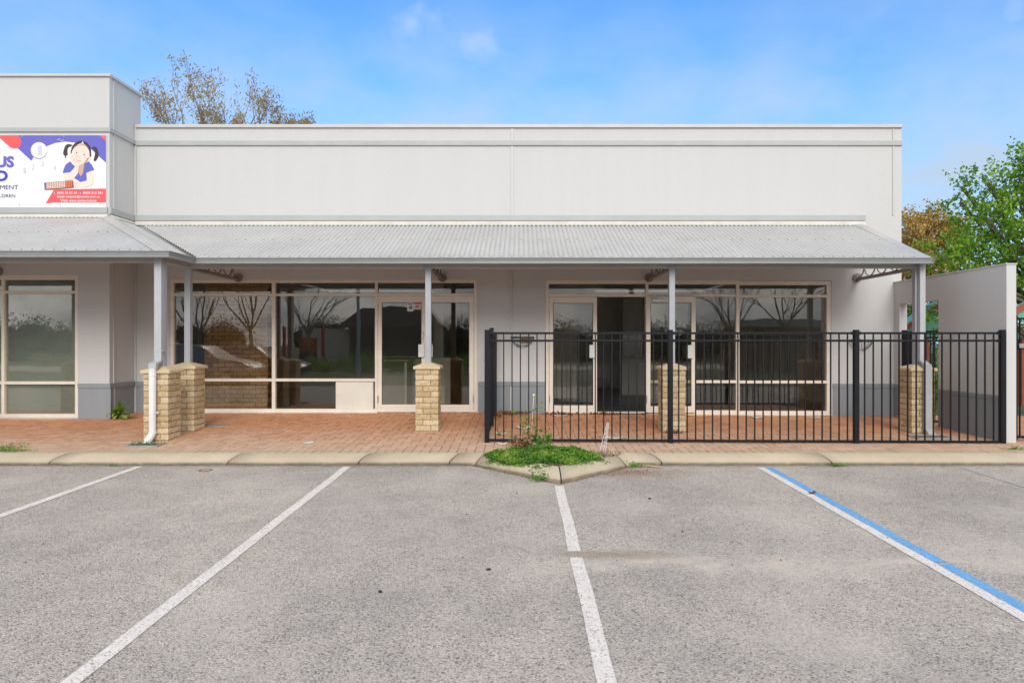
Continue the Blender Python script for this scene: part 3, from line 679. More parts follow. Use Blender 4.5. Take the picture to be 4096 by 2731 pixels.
def doorframes(b):
    b.box(WX(2392, 19), WX(2458, 19), 19.42, 19.49, .35, 2.5)
    b.box(WX(2500, 18), WX(2580, 18), 18.4, 18.46, .35, 2.9)
part('inner_door', 'counter', shop, doorframes, .004)
part('partition', 'iwall', shop, lambda b: (b.box(WX(1735, 14.5), WX(1772, 14.5), 14.5, 19.4, .376, 2.99), b.box(.5, 1.35, 16, 16.1, .346, 2.99)))
part('brick_pier', 'ibrick', shop, lambda b: b.box(WX(818, 12.85), WX(1072, 12.85), 12.85, 13.2, .376, 2.99))
part('lower_board', 'board', shop, lambda b: b.pbox(1343, 1493, 1526, 1634, YF + .03, .012))
c = empty('reception_counter', 'pale laminate reception counter inside, behind the left leaf of the closed double door', 'counter', loc=(-2.3, 13.6, .376))
def pp(o, root): o.parent = root; o.matrix_parent_inverse = root.matrix_basis.inverted(); return o
pp(part('front_panel', 'counter', None, lambda b: (b.box(-2.95, -1.5, 14.0, 14.05, .376, 1.36), b.box(-2.35, -2.3, 13.3, 13.99, .376, 1.30))), c)
pp(part('counter_top', 'ctop', None, lambda b: (b.box(-3.0, -1.9, 13.9, 14.35, 1.362, 1.40), b.box(-2.95, -2.25, 13.25, 13.89, 1.302, 1.34)), .004), c)
c = empty('shop_counter', 'counter inside the dim shop, seen through the open doorway behind the fence', 'counter', loc=(3.2, 17, .346))
pp(part('front_panel', 'counter', None, lambda b: b.box(WX(2488, 17), WX(2700, 17), 17, 17.05, .346, 1.28)), c)
pp(part('counter_top', 'ctop', None, lambda b: b.box(WX(2485, 17), WX(2702, 17), 16.95, 17.5, 1.282, 1.33), .004), c)

# ---- veranda roof, corrugated
SL = .425; ZG = 2.928; PITCH = .0762; AMP = .0095
YG, YGL, XC = 9.93, 9.19, -4.92
def sheet(b, cols, par='x'):
    """cols: list of (coordinate along, start, end, zstart-fn)"""
    base = len(b.v); n = 5
    for (a, s0, s1, zf) in cols:
        for k in range(n + 1):
            s_ = s0 + (s1 - s0) * k / n; z = zf(s_) + AMP * math.cos(2 * math.pi * a / PITCH)
            b.v.append((a, s_, z) if par == 'x' else (s_, a, z))
    for i in range(len(cols) - 1):
        if abs(cols[i][2] - cols[i][1]) < 1e-4 and abs(cols[i+1][2] - cols[i+1][1]) < 1e-4: continue
        for k in range(n): b.face((base + i*(n+1) + k, base + (i+1)*(n+1) + k, base + (i+1)*(n+1) + k + 1, base + i*(n+1) + k + 1))
st = PITCH / 8
zf_main = lambda y: ZG + (y - YG) * SL
zf_left = lambda y: ZG + (y - YGL) * SL
def rmain(b):
    cols = []; X = XI + .02
    while X < 6.14:
        s0 = YG + .03 if X > XC + .03 else YG + (XC - X) + .10
        if s0 < YW - .03: cols.append((X, s0, YW - .03, zf_main))
        X += st
    sheet(b, cols)
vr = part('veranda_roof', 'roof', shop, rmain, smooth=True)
def rleft(b):
    cols = []; X = -16
    while X < XC - .03:
        s1 = YL - .03 if X < XI else YGL + (XC - X)
        if s1 > YGL + .03: cols.append((X, YGL + .03, s1 - .01, zf_left))
        X += st
    sheet(b, cols)
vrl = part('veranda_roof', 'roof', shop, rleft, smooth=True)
def rside(b):
    cols = []; Y = YGL + .02
    while Y < YW - .05:
        xa = XC - .02 if Y < YG else XC - (Y - YG) - .06
        xb = max(XI + .02, XC - (Y - YGL))
        if xa > xb + .01: cols.append((Y, xa, xb, lambda x: ZG + (XC - x) * SL))
        Y += st
    sheet(b, cols, 'y')
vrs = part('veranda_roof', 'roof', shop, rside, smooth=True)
def hip(b):
    def P(x, y, z): return (x, y, z)
    z0 = ZG + .006; z1 = ZG + (XC - XI) * SL + .006; w_ = .17; up = .022; dz = w_ * SL
    a = [(XC - w_ * 1.1, YGL + .0, z0 + .012), (XC, YGL, z0 + up), (XC, YGL + w_ * 1.1, z0 + .012)]
    c = [(XI - w_ * 1.1 + .0, YL - .0, z1 + .012 ), (XI, YL, z1 + up), (XI, YL + w_ * 1.1, z1 + .012)]
    a = [(XC - w_, YGL + .01, z0 + .010), (XC, YGL + .0, z0 + up), (XC - .01, YGL + w_, z0 + .010)]
    c = [(XI - w_, YL - .035, z1 - .008), (XI - .0, YL - .03, z1 + up - .012), (XI + .03, YL + w_, z1 - .004)]
    b.add(a + c, [(0, 1, 4, 3), (1, 2, 5, 4)])
o = part('hip_cap', 'roof', vrl, hip); md = o.modifiers.new('s', 'SOLIDIFY'); md.thickness = .004
def valley(b):
    z0 = ZG - .012; z1 = z0 + (XC - XI) * SL; w_ = .12
    b.add([(XC - w_ , YG - w_*.2, z0 + .012), (XC, YG, z0 - .006), (XC + w_*.2, YG + w_, z0 + .012), (XI - 0, YW - w_ - .05, z1), (XI + .02, YW - .05, z1 - .03), (XI + w_, YW - .03, z1)], [(0, 1, 4, 3), (1, 2, 5, 4)])
part('valley_gutter', 'gutter', vr, valley)
def barge(b):
    x0, x1 = 6.02, 6.19; h = .014
    b.add([(x0, YG + .01, ZG + h), (x1, YG + .01, ZG + h), (x1, YW - .01, zf_main(YW) + h), (x0, YW - .01, zf_main(YW) + h),
           (x1, YG + .01, ZG - .10), (x1, YW - .01, zf_main(YW) - .10)], [(0, 1, 2, 3), (1, 4, 5, 2)])
o = part('barge_flashing', 'roof', vr, barge); md = o.modifiers.new('s', 'SOLIDIFY'); md.thickness = .003
def apron(b):
    zt = WZ(885, YW); zr = zf_main(YW) 
    b.extr([(YW - .002, zt), (YW - .035, zt - .004), (YW - .055, zf_main(YW - .10) + .062), (YW - .10, zf_main(YW - .10) + .0115), (YW - .098, zf_main(YW - .10) + .0085), (YW - .002, zr + .02)], 'x', XI + .03, 6.25)
part('apron_flashing', 'flash', vr, apron)
part('apron_shade_strip', 'joint', vr, lambda b: b.box(XI + .03, 6.0, YW - .092, YW - .088, zf_main(YW - .09) - .012, zf_main(YW - .09) + .009))  # dark strip standing in for the shade in the troughs under the apron
part('apron_shade_strip', 'joint', vrl, lambda b: b.box(-16, XI - .22, YL - .092, YL - .088, zf_left(YL - .09) - .012, zf_left(YL - .09) + .009))  # same painted trough shade on the left roof
def apronl(b):
    dy = YW - YL; zt = WZ(856, YL)
    b.extr([(YL - .002, zt), (YL - .035, zt - .004), (YL - .055, zf_left(YL - .10) + .06), (YL - .10, zf_left(YL - .10) + .0115), (YL - .098, zf_left(YL - .10) + .0085), (YL - .002, zf_left(YL) + .02)], 'x', -16, XI + .0)
    b.extr([(XI + .002, zt - .01), (XI + .035, zt - .014), (XI + .05, zf_left(YL - .10) + .05), (XI + .09, zf_left(YL - .09) + .0125), (XI + .002, zf_left(YL - .02) + .02)], 'y', YL + .02, YW - .10)
part('apron_flashing', 'flash', vrl, apronl)
def screws(b):
    for k in range(-64, 81):
        X = k * PITCH * 2 + .0
        if X > XC + .1 and X < 6.0:
            b.disc((X, YG + .09, zf_main(YG + .09) + AMP - .001), (0, -SL, 1), .009, .007, 6)
            if k % 3 != 1: b.disc((X, YG + 1.05, zf_main(YG + 1.05) + AMP - .001), (0, -SL, 1), .009, .007, 6)
    for k in range(-95, -30):
        X = k * PITCH * 2
        if X < XC - .1: b.disc((X, YGL + .09, zf_left(YGL + .09) + AMP - .001), (0, -SL, 1), .009, .007, 6)
        if X < XC - 1.3 and k % 3 != 1: b.disc((X, YGL + 1.05, zf_left(YGL + 1.05) + AMP - .001), (0, -SL, 1), .009, .007, 6)
part('roof_screw', [mat('screw_head', (.12, .12, .12), .5)], vr, screws)['kind'] = 'stuff'
# gutter swept along the eaves
gp = [(-16, YGL), (XC + .03, YGL), (XC + .03, YG), (6.19, YG)]
gprof = [(0, .088), (.006, .092), (.010, .086), (.006, .078), (-.004, .070), (-.012, .052), (-.016, .036), (-.018, .024), (-.006, .016), (.006, .013), (.006, .002), (-.002, 0), (-.10, 0), (-.10, .085), (-.097, .085), (-.097, .004), (-.012, .005), (-.014, .03), (-.002, .075), (-.002, .086)]
def sweep(b, path, prof_, z):
    n = len(prof_); base = len(b.v)
    def nr(a, c): d = Vector((c[0]-a[0], c[1]-a[1])).normalized(); return Vector((d.y, -d.x))
    for i, p in enumerate(path):
        if i == 0: m = nr(path[0], path[1])
        elif i == len(path) - 1: m = nr(path[-2], path[-1])
        else:
            n1, n2 = nr(path[i-1], p), nr(p, path[i+1]); m = (n1 + n2).normalized(); m = m / m.dot(n1)
        for (o_, h_) in prof_: b.v.append((p[0] + m.x * o_, p[1] + m.y * o_, z + h_))
    for i in range(len(path) - 1):
        for j in range(n): j2 = (j + 1) % n; b.face((base + i*n + j, base + i*n + j2, base + (i+1)*n + j2, base + (i+1)*n + j))
    b.face([base + j for j in range(n)]); b.face([base + (len(path)-1)*n + j for j in range(n)][::-1])
GZ = WZ(1054.5, YG)
def gut(b): sweep(b, gp, gprof, GZ)
gt = part('gutter', 'gutter', vr, gut)
part('gutter_end', 'gutter', gt if False else vr, lambda b: b.box(6.187, 6.192, YG - .005, YG + .10, GZ, GZ + .088))
# beams
BZ0, BZ1 = WZ(1073, 10.2), WZ(1073, 10.2) + .10
YP = YG + .31; YPL = YGL + .31                 # post centre lines
XPC = -5.15
def beams(b):
    b.box(XPC + .046, 6.07, YP - .045, YP + .045, BZ0, BZ1)
    b.box(-16, XPC - .046, YPL - .045, YPL + .045, BZ0, BZ1)
    b.box(XPC - .035, XPC + .035, YPL + .046, YP - .046, BZ0 + .004, BZ1)
    b.box(6.03, 6.10, YP + .046, YW - .001, BZ1 - .03, BZ1 + .03) if False else None
part('veranda_beam', 'beam', shop, beams, .004)
# posts, cross tubes with scrolls
posts = [(XPC, YPL), (XPC, YP), (-1.436, YP), (2.326, YP), (6.115, YP), (-8.95, YPL), (-12.7, YPL)]
for i, (px, py) in enumerate(posts):
    zb = gw(px, py) + 1.02
    po = part('veranda_post', 'post', shop, lambda b: b.box(px - .045, px + .045, py - .045, py + .045, zb - .12, BZ1 + .02), .006)
    def plate(b):
        b.box(px - .085, px + .085, py - .053, py - .0465, BZ0 - .004, BZ1 + .01)
        for sx in (-.05, .05): b.disc((px + sx, py - .054, BZ0 + .065), (0, -1, 0), .012, .008, 6)
    if i in (2, 3, 4, 5, 6): part('bracket', 'post', po, plate, .002)
    yw_ = YW if py > 10 else YL
    if i == 0 or i == 6: continue
    zt = WZ(1085, YW) - .01 if yw_ == YW else WZ(1080, YL)
    tz = 2.827 if py > 10 else 2.86
    if i == 1: xs_ = -5.15
    def tube_(b): b.tube([(px, py + .04, tz), (px, yw_ - .012, tz)], .03, 4)
    tb_ = part('roof_bracket', 'scroll', shop, tube_)
    part('rosette', 'scroll', tb_, lambda b: b.disc((px, yw_ - .001, tz + .03), (0, -1, 0), .078, .035, 24))
    def scr(b):
        Lh = yw_ - py - .15
        for k in range(5):
            r_ = .12 + .02 * k; cy_ = py + .2 + .39 * k
            pts = [(px, cy_ + r_ * math.cos(a_), tz + .03 + r_ + r_ * math.sin(a_)) for a_ in np.linspace(R(180), R(360), 14)]
            base = len(b.v)
            for (x_, y_, z_) in pts: b.v += [(px - .012, y_, z_), (px + .012, y_, z_)]
            for q in range(13): b.face((base+2*q, base+2*q+1, base+2*q+3, base+2*q+2))
    o = part('scrollwork', 'scroll', tb_, scr); md = o.modifiers.new('s', 'SOLIDIFY'); md.thickness = .006
# downpipes
def dpl(b):
    x, y = XPC + .02, YPL - .045 - .04
    x0 = WX(616, y - .03); x1 = WX(644.5, y - .03)
    z1 = GZ + .02; zc = WZ(1442, y)
    b.hexa([(x0,y-.03,zc),(x1,y-.03,zc),(x1,y+.03,zc),(x0,y+.03,zc)], [(x0,y-.03,z1),(x1,y-.03,z1),(x1,y+.03,z1),(x0,y+.03,z1)])
    yb = YPL - .175 - .055; xb0, xb1 = WX(598, yb), WX(628, yb); zb = WZ(1452, yb); ze = WZ(1474, yb)
    b.hexa([(xb0,yb-.03,zb),(xb1,yb-.03,zb),(xb1,yb+.03,zb-.03),(xb0,yb+.03,zb-.03)], [(x0,y-.03,zc+.0),(x1,y-.03,zc+.0),(x1,y+.03,zc-.001),(x0,y+.03,zc-.001)])
    b.hexa([(xb0,yb-.03,ze),(xb1,yb-.03,ze),(xb1,yb+.03,ze),(xb0,yb+.03,ze)], [(xb0,yb-.03,zb),(xb1,yb-.03,zb),(xb1,yb+.03,zb-.03),(xb0,yb+.03,zb-.03)])
dp1 = part('downpipe', 'pipe', shop, dpl, .003); dp1['label'] = 'grey downpipe with white round lower length'
yb = YPL - .175 - .055; xp = WX(610, yb)
def pvc(b):
    zt = WZ(1474, yb) + .0; zl = WZ(1735, yb)
    b.tube([(xp, yb, zt), (xp, yb, zt - .02)], .051, 18)
    b.tube([(xp, yb, zt - .02), (xp, yb, zl + .02), (xp - .003, yb - .005, zl), (xp - .02, yb - .03, zl - .05), (xp - .045, yb - .06, zl - .10), (xp - .06, yb - .08, zl - .16)], [.048, .045, .047, .048, .048, .048], 18)
    b.tube([(xp, yb, zt - .075), (xp, yb, zt - .10)], .051, 18); b.tube([(xp, yb, zl + .03), (xp, yb, zl + .0)], .051, 18)
    b.tube([(xp, yb, zt - .62), (xp, yb, zt - .63)], .050, 18); b.box(xp, xp + .07, yb + .02, yb + .03, zt - .63, zt - .61)
part('lower_pipe', 'pvc', dp1, pvc, smooth=False)
part('strap', 'pipe', dp1, lambda b: b.box(WX(614, YPL - .115), WX(652, YPL - .115), YPL - .118, YPL - .045, WZ(1406, YPL - .1), WZ(1404, YPL - .1)))
def dpr(b):
    y = YP - .09; x0, x1 = WX(3680.5, y - .03), WX(3702.5, y - .03); z1 = GZ + .02; zc = WZ(1440, y)
    b.hexa([(x0,y-.03,zc),(x1,y-.03,zc),(x1,y+.03,zc),(x0,y+.03,zc)], [(x0,y-.03,z1),(x1,y-.03,z1),(x1,y+.03,z1),(x0,y+.03,z1)])
    yb = YP - .175 - .06; xb0, xb1 = WX(3698, yb), WX(3723, yb); zb = WZ(1460, yb); ze = WZ(1712, yb)
    t_ = [(xb0,yb-.03,zb),(xb1,yb-.03,zb),(xb1,yb+.03,zb-.035),(xb0,yb+.03,zb-.035)]
    b.hexa(t_, [(x0,y-.03,zc),(x1,y-.03,zc),(x1,y+.03,zc-.001),(x0,y+.03,zc-.001)])
    e_ = [(xb0,yb-.03,ze),(xb1,yb-.03,ze),(xb1,yb+.03,ze),(xb0,yb+.03,ze)]
    b.hexa(e_, t_)
    b.hexa([(xb0+.0,yb-.13,ze-.10),(xb1+.02,yb-.13,ze-.10),(xb1+.02,yb-.06,ze-.12),(xb0+.0,yb-.06,ze-.12)], e_)
dp2 = part('downpipe', 'pipe', shop, dpr, .003)

# ---------------------------------------------------------------- brick pillars
def pillar_meshes():
    b = MB(); H = .086; S = .35; n = 11
    b.cur = 1; b.box(-S/2 + .012, S/2 - .012, -S/2 + .012, S/2 - .012, -.08, n * H)
    b.cur = 0
    for k in range(-1, n):
        z0 = k * H + .009; z1 = (k + 1) * H
        L_ = [(0, .23, 0, .11), (.24, .35, 0, .23), (.12, .35, .24, .35), (0, .11, .12, .35)]
        if k % 2: L_ = [(.35 - q[1], .35 - q[0], q[2], q[3]) for q in L_]
        for (x0, x1, y0, y1) in L_:
            b.r = random.random() * .98 + .01
            x0 -= S/2; x1 -= S/2; y0 -= S/2; y1 -= S/2
            nx, ny, nz = 4, 3, 3; idx = {}
            def vtx(i, j, l):
                if (i, j, l) in idx: return idx[(i, j, l)]
                p = Vector((x0 + (x1-x0)*i/nx, y0 + (y1-y0)*j/ny, z0 + (z1-z0)*l/nz))
                edge = (i in (0, nx)) + (j in (0, ny)) + (l in (0, nz))
                q = mnoise.noise_vector(p * 17 + Vector((k * 3.1, 0, 0))) * .0045
                c_ = Vector(((x0+x1)/2, (y0+y1)/2, (z0+z1)/2)); sh = (c_ - p).normalized() * (.0035 if edge >= 2 else 0)
                idx[(i, j, l)] = len(b.v); b.v.append(tuple(p + q + sh)); return idx[(i, j, l)]
            for l in range(nz):
                for i in range(nx): b.face((vtx(i,0,l), vtx(i+1,0,l), vtx(i+1,0,l+1), vtx(i,0,l+1))); b.face((vtx(i+1,ny,l), vtx(i,ny,l), vtx(i,ny,l+1), vtx(i+1,ny,l+1)))
                for j in range(ny): b.face((vtx(0,j+1,l), vtx(0,j,l), vtx(0,j,l+1), vtx(0,j+1,l+1))); b.face((vtx(nx,j,l), vtx(nx,j+1,l), vtx(nx,j+1,l+1), vtx(nx,j,l+1)))
            for i in range(nx):
                for j in range(ny): b.face((vtx(i,j,nz), vtx(i+1,j,nz), vtx(i+1,j+1,nz), vtx(i,j+1,nz))); b.face((vtx(i,j,0), vtx(i,j+1,0), vtx(i+1,j+1,0), vtx(i+1,j,0)))
    sh = b.build('shaft', ['brick', 'mortar']); sh.data.name = 'shaft'
    c = MB(); h = n * H; a = .205
    c.hexa([(-a,-a,h+.001),(a,-a,h+.001),(a,a,h+.001),(-a,a,h+.001)], [(-a,-a,h+.042),(a,-a,h+.042),(a,a,h+.042),(-a,a,h+.042)])
    c.f.pop(1); c.m.pop(); c.at.pop()                      # open top, closed by the pyramid below
    bb = 4; q = .055
    c.v += [(-q,-q,h+.098),(q,-q,h+.098),(q,q,h+.098),(-q,q,h+.098)]
    for i in range(4): j = (i+1) % 4; c.face((4+i, 4+j, 8+j, 8+i))
    c.face((8, 9, 10, 11))
    cp = c.build('cap', 'cap', None, .006)
    return sh, cp
plab = ['cream brick pillar with white drainpipe on its front, at the walkway corner', 'cream brick pillar behind and beside the one with the white pipe',
        'cream brick pillar in front of the closed glass double door', 'cream brick pillar behind the black fence by the open door leaf', 'cream brick pillar with grey downpipe behind the fence near the end wall',
        'cream brick pillar further along the walkway outside the papered window', 'cream brick pillar at the far end of the veranda']
for i, (px, py) in enumerate(posts[:6]):
    e = empty('brick_pillar', plab[i], 'pillar', 'cream brick veranda pillars', (px, py, gw(px, py) - .004))
    if i == 0: sh0, cp0 = pillar_meshes(); sh, cp = sh0, cp0
    else: sh, cp = sh0.copy(), cp0.copy(); COL.objects.link(sh); COL.objects.link(cp)
    sh.parent = e; cp.parent = e

# ---------------------------------------------------------------- end (wing) wall
ww = empty('end_wall', 'free standing pale rendered wall with grey base and a gateway opening, beside the last pillar', 'wall', loc=(6.86, 10.6, .25))
XW0, XW1 = 6.79, 6.926; ZW = 2.765; YW0 = 9.26
def wwf(b):
    ya, yb_, zt = 10.77, 11.88, 2.37
    for y0, y1, z0, z1 in ((YW0, ya, .1, ZW), (yb_, YW - .001, .1, ZW)): b.box(XW0, XW1, y0, y1, z0, z1)
    b.box(XW0, XW1, ya + .0005, yb_ - .0005, zt, ZW)
pp(part('wall_panel', 'wall', None, wwf), ww)
pp(part('wall_cap', 'coping', None, lambda b: b.box(XW0 - .012, XW1 + .012, YW0 - .012, YW - .002, ZW + .001, ZW + .02), .003), ww)
def wwp(b):
    for y0, y1 in ((YW0 + .08, 10.77), (11.88, YW - .03)):
        b.box(XW0 - .010, XW0 - .001, y0, y1, .1, .865); b.box(XW0 - .022, XW0 - .001, y0, y1, .866, .922)
pp(part('plinth', 'plinth', None, wwp), ww)

# ---------------------------------------------------------------- fences
def fence_x(name, label, xs_posts, Y, ztop, zbot, post_w=.066, group=None, n_bars=None, pitch=.1178, cat='fence', rails=(.0, .105), post_over=.03):
    e = empty(name, label, cat, group, ((xs_posts[0]+xs_posts[-1])/2, Y, zbot(xs_posts[0])))
    for x in xs_posts:
        pp(part('post', 'fence', None, lambda b: (b.box(x - post_w/2, x + post_w/2, Y - post_w/2, Y + post_w/2, zbot(x), ztop + post_over), b.box(x - post_w/2 - .002, x + post_w/2 + .002, Y - post_w/2 - .002, Y + post_w/2 + .002, ztop + post_over + .0005, ztop + post_over + .006)), .003), e)
    for i in range(len(xs_posts) - 1):
        a, c = xs_posts[i] + post_w/2 + .001, xs_posts[i+1] - post_w/2 - .001
        for k, r_ in enumerate(rails):
            pp(part('rail', 'fence', None, lambda b: (b.box(a, c, Y - .015, Y + .015, ztop - r_ - .030, ztop - r_),
                b.box(a, a + .03, Y - .02, Y + .02, ztop - r_ - .036, ztop - r_ + .006), b.box(c - .03, c, Y - .02, Y + .02, ztop - r_ - .036, ztop - r_ + .006)), .002), e)
        za, zc = zbot(a), zbot(c)
        pp(part('rail', 'fence', None, lambda b: b.hexa([(a,Y-.015,za+.018),(c,Y-.015,zc+.018),(c,Y+.015,zc+.018),(a,Y+.015,za+.018)], [(a,Y-.015,za+.050),(c,Y-.015,zc+.050),(c,Y+.015,zc+.050),(a,Y+.015,za+.050)])), e)
        nb = max(1, round((c - a + post_w) / pitch) - 1); stp = (c - a + post_w) / (nb + 1)
        for k in range(nb):
            x = a - post_w/2 + stp * (k + 1)
            pp(part('bar', 'fence', None, lambda b: b.box(x - .008, x + .008, Y - .008, Y + .008, zbot(x) + .049, ztop - .029)), e)
    return e
YFN = 9.21; ZF = WZ(1328, YFN)
fence_x('steel_fence', 'black tubular steel fence running along the walkway in front of the open shop', [WX(1948, YFN), WX(2681, YFN), WX(3424, YFN), WX(4009, YFN)], YFN, ZF, lambda x: gw(x, YFN) - .012 * max(0, x) / 6, post_over=.026)
def fence_y(name, label, X, ys_posts, ztop, tops, cat='fence'):
    e = empty(name, label, cat, None, (X, ys_posts[0], gw(X, ys_posts[0])))
    zb = lambda y: gw(X, y)
    for y, t_ in zip(ys_posts, tops):
        if t_ is None: continue
        pp(part('post', 'fence', None, lambda b: b.box(X - .033, X + .033, y - .033, y + .033, zb(y), t_), .003), e)
    for i in range(len(ys_posts) - 1):
        a, c = ys_posts[i] + .035, ys_posts[i+1] - .035
        for r_ in (0, .105): pp(part('rail', 'fence', None, lambda b: b.box(X - .015, X + .015, a, c, ztop - r_ - .03, ztop - r_)), e)
        pp(part('rail', 'fence', None, lambda b: b.box(X - .015, X + .015, a, c, zb(c) + .03, zb(c) + .06)), e)
        nb = max(1, round((c - a) / .12) - 1)
        for k in range(nb):
            y = a + (c - a) * (k + 1) / (nb + 1)
            pp(part('bar', 'fence', None, lambda b: b.box(X - .008, X + .008, y - .008, y + .008, zb(y) + .03, ztop - .029)), e)
    return e
XF = WX(1948, YFN)
fe = fence_y('steel_fence', 'black steel return fence running back from the walkway to the shop wall', XF, [YFN + .07, 10.62, 11.98], ZF + .01, [None, WZ(1311, 10.6), ZF + .05])
fe = fence_y('steel_gate', 'black steel gate filling the gateway in the pale end wall', 6.86, [10.83, 11.84], WZ(1323, 11.3), [None, WZ(1320, 11.8)], 'gate')
pp(part('lock_box', 'fence', None, lambda b: b.box(6.83, 6.89, 11.62, 11.80, .5, WZ(1330, 11.7))), fe)
fe = fence_x('steel_fence', 'taller black steel security fence beyond the end of the pale wall', [7.01, 9.4, 11.5], 9.42, 2.03, lambda x: .30, pitch=.085, rails=(.0, .42))
pp(part('latch_box', 'steel', None, lambda b: b.box(7.05, 7.22, 9.36, 9.395, WZ(1392, 9.4), WZ(1374, 9.4)), .004), fe)

# ---------------------------------------------------------------- wall baskets
for (pc, lab, hide) in ((2090, 'black wire half basket on the wall beside the closed door leaf, coco liner left inside', 1), (3440, 'empty black wire half basket on the wall by the last shop window', 0)):
    cx = WX(pc, YW); zt = WZ(1349 if hide else 1363, YW); rr_ = .21; dz = .175
    e = empty('hanging_basket', lab, 'wall basket', 'wire baskets on the wall', (cx, YW - .012, zt - dz))
    def wires(b):
        for a_ in np.linspace(0, math.pi, 11):
            b.tube([(cx + rr_ * math.cos(a_) * math.cos(t_) * (1 - .12 * math.sin(t_)), YW - .015 - rr_ * .85 * math.sin(a_) * math.cos(t_), zt - dz * math.sin(t_)) for t_ in np.linspace(0, R(72), 7)], .0035, 5)
        for t_, r_ in ((R(72), .0035),):
            b.tube([(cx + rr_ * math.cos(t_) * .9 * math.cos(a_), YW - .015 - rr_ * .8 * math.cos(t_) * math.sin(a_), zt - dz * math.sin(t_)) for a_ in np.linspace(0, math.pi, 10)], r_, 5)
    pp(part('wire_cage', 'wire', None, wires), e)
    pp(part('rim', 'wire', None, lambda b: (b.tube([(cx + rr_ * math.cos(a_), YW - .015 - rr_ * .85 * math.sin(a_), zt) for a_ in np.linspace(0, math.pi, 17)], .008, 6), b.box(cx - rr_, cx + rr_, YW - .02, YW - .010, zt - .012, zt + .012))), e)
    if hide:
        def lin(b): b.hexa([(cx-.02,YW-.10,zt-.07),(cx+.14,YW-.10,zt-.07),(cx+.14,YW-.03,zt-.07),(cx-.02,YW-.03,zt-.07)], [(cx-.03,YW-.11,zt-.01),(cx+.16,YW-.11,zt-.015),(cx+.16,YW-.03,zt-.01),(cx-.03,YW-.03,zt-.02)])
        pp(part('liner', 'coco', None, lin, .01), e)

# ---------------------------------------------------------------- advertising sign
YS = YL - .028
def S(u, v): return (u / 4.611 - CX) * YS / F, CAMZ - ((540 + v / 4.611) - CY) * YS / F
sg = empty('wall_sign', 'printed advertising sign with a smiling child and a red contact panel', 'sign', loc=(S(900, 1335)[0], YS, S(0, 1335)[1]))
x0s, z1s = S(-900, 8); x1s, z0s = S(1955, 1338)
SM = {k: flat('print_' + k, c_) for k, c_ in dict(white=(.80, .80, .82), blue=(.13, .125, .52), red=(.90, .10, .11), deep=(.05, .06, .50), navy=(.02, .02, .12), skin=(.88, .68, .60), skin2=(.62, .37, .28), hair=(.045, .03, .03), shirt=(.11, .13, .48), brown=(.28, .07, .04), blush=(.86, .56, .48), shade=(.68, .44, .34), orange=(.85, .20, .08), grey=(.60, .60, .63), cream=(.85, .70, .60)).items()}
pp(part('panel', [SM['white']], None, lambda b: b.box(x0s, x1s, YS, YL - .001, z0s, z1s), .002), sg)
keys = list(SM.keys()); ML = [SM[k] for k in keys]
def layer(b, c_, pts, lvl, sm=0):
    b.cur = keys.index(c_); q = catmull(pts, 5) if sm else pts
    b.poly([S(u, v) for u, v in q], YS - .0012 * lvl)
def art(b):
    layer(b, 'blue', [(300, 9), (1955, 9), (1955, 515), (1840, 410), (1700, 280), (1560, 190), (1400, 145), (1200, 125), (1020, 150), (865, 210), (700, 330), (620, 410), (580, 480), (330, 250), (180, 110), (200, 60)], 1)
    layer(b, 'red', [(-260, 9), (320, 9), (375, 60), (398, 130), (375, 205), (320, 248), (250, 256), (180, 225), (0, 60), (-60, 9)], 2)
    layer(b, 'red', [(1835, 9), (1955, 9), (1955, 120)], 2)
    layer(b, 'blue', [(720 + 152 * math.cos(a_), 292 + 152 * math.sin(a_)) for a_ in np.linspace(0, 6.2, 30)], 2)
    layer(b, 'white', [(720 + 150 * math.cos(a_), 284 + 148 * math.sin(a_)) for a_ in np.linspace(0, 6.2, 30)], 3)
    layer(b, 'red', [(945, 1018), (1100, 1003), (1955, 990), (1955, 1250), (985, 1250), (840, 1268), (985, 1025)], 1)
    for q in ([(1055, 92), (1100, 70), (1130, 115), (1165, 85), (1190, 125)],):
        for i in range(len(q) - 1): (a1, b1), (a2, b2) = q[i], q[i+1]; layer(b, 'white', [(a1, b1), (a2, b2), (a2, b2 + 7), (a1, b1 + 7)], 3)
    for q in ([(475, 1160), (510, 1080), (585, 1110), (620, 1020), (685, 1040)], [(1755, 940), (1790, 950), (1820, 890), (1850, 915), (1870, 860), (1905, 870)], [(440, 600), (455, 540), (500, 510), (560, 515)], [(600, 480), (640, 440), (700, 432)], [(880, 445), (960, 460), (1020, 510), (1045, 580)]):
        for i in range(len(q) - 1): (a1, b1), (a2, b2) = q[i], q[i+1]; layer(b, 'grey', [(a1, b1), (a2, b2), (a2 + 4, b2 + 5), (a1 + 4, b1 + 5)], 1)
    for (u, v) in ((1010, 1072), (1487, 1072)): layer(b, 'shirt', [(u + 27 * math.cos(a_), v + 27 * math.sin(a_)) for a_ in np.linspace(0, 6, 14)], 2); layer(b, 'white', [(u - 10, v - 16), (u - 2, v - 4), (u + 14, v + 8), (u + 8, v + 16), (u - 8, v + 8), (u - 16, v - 8)], 3)
pp(part('print', ML, None, art), sg)
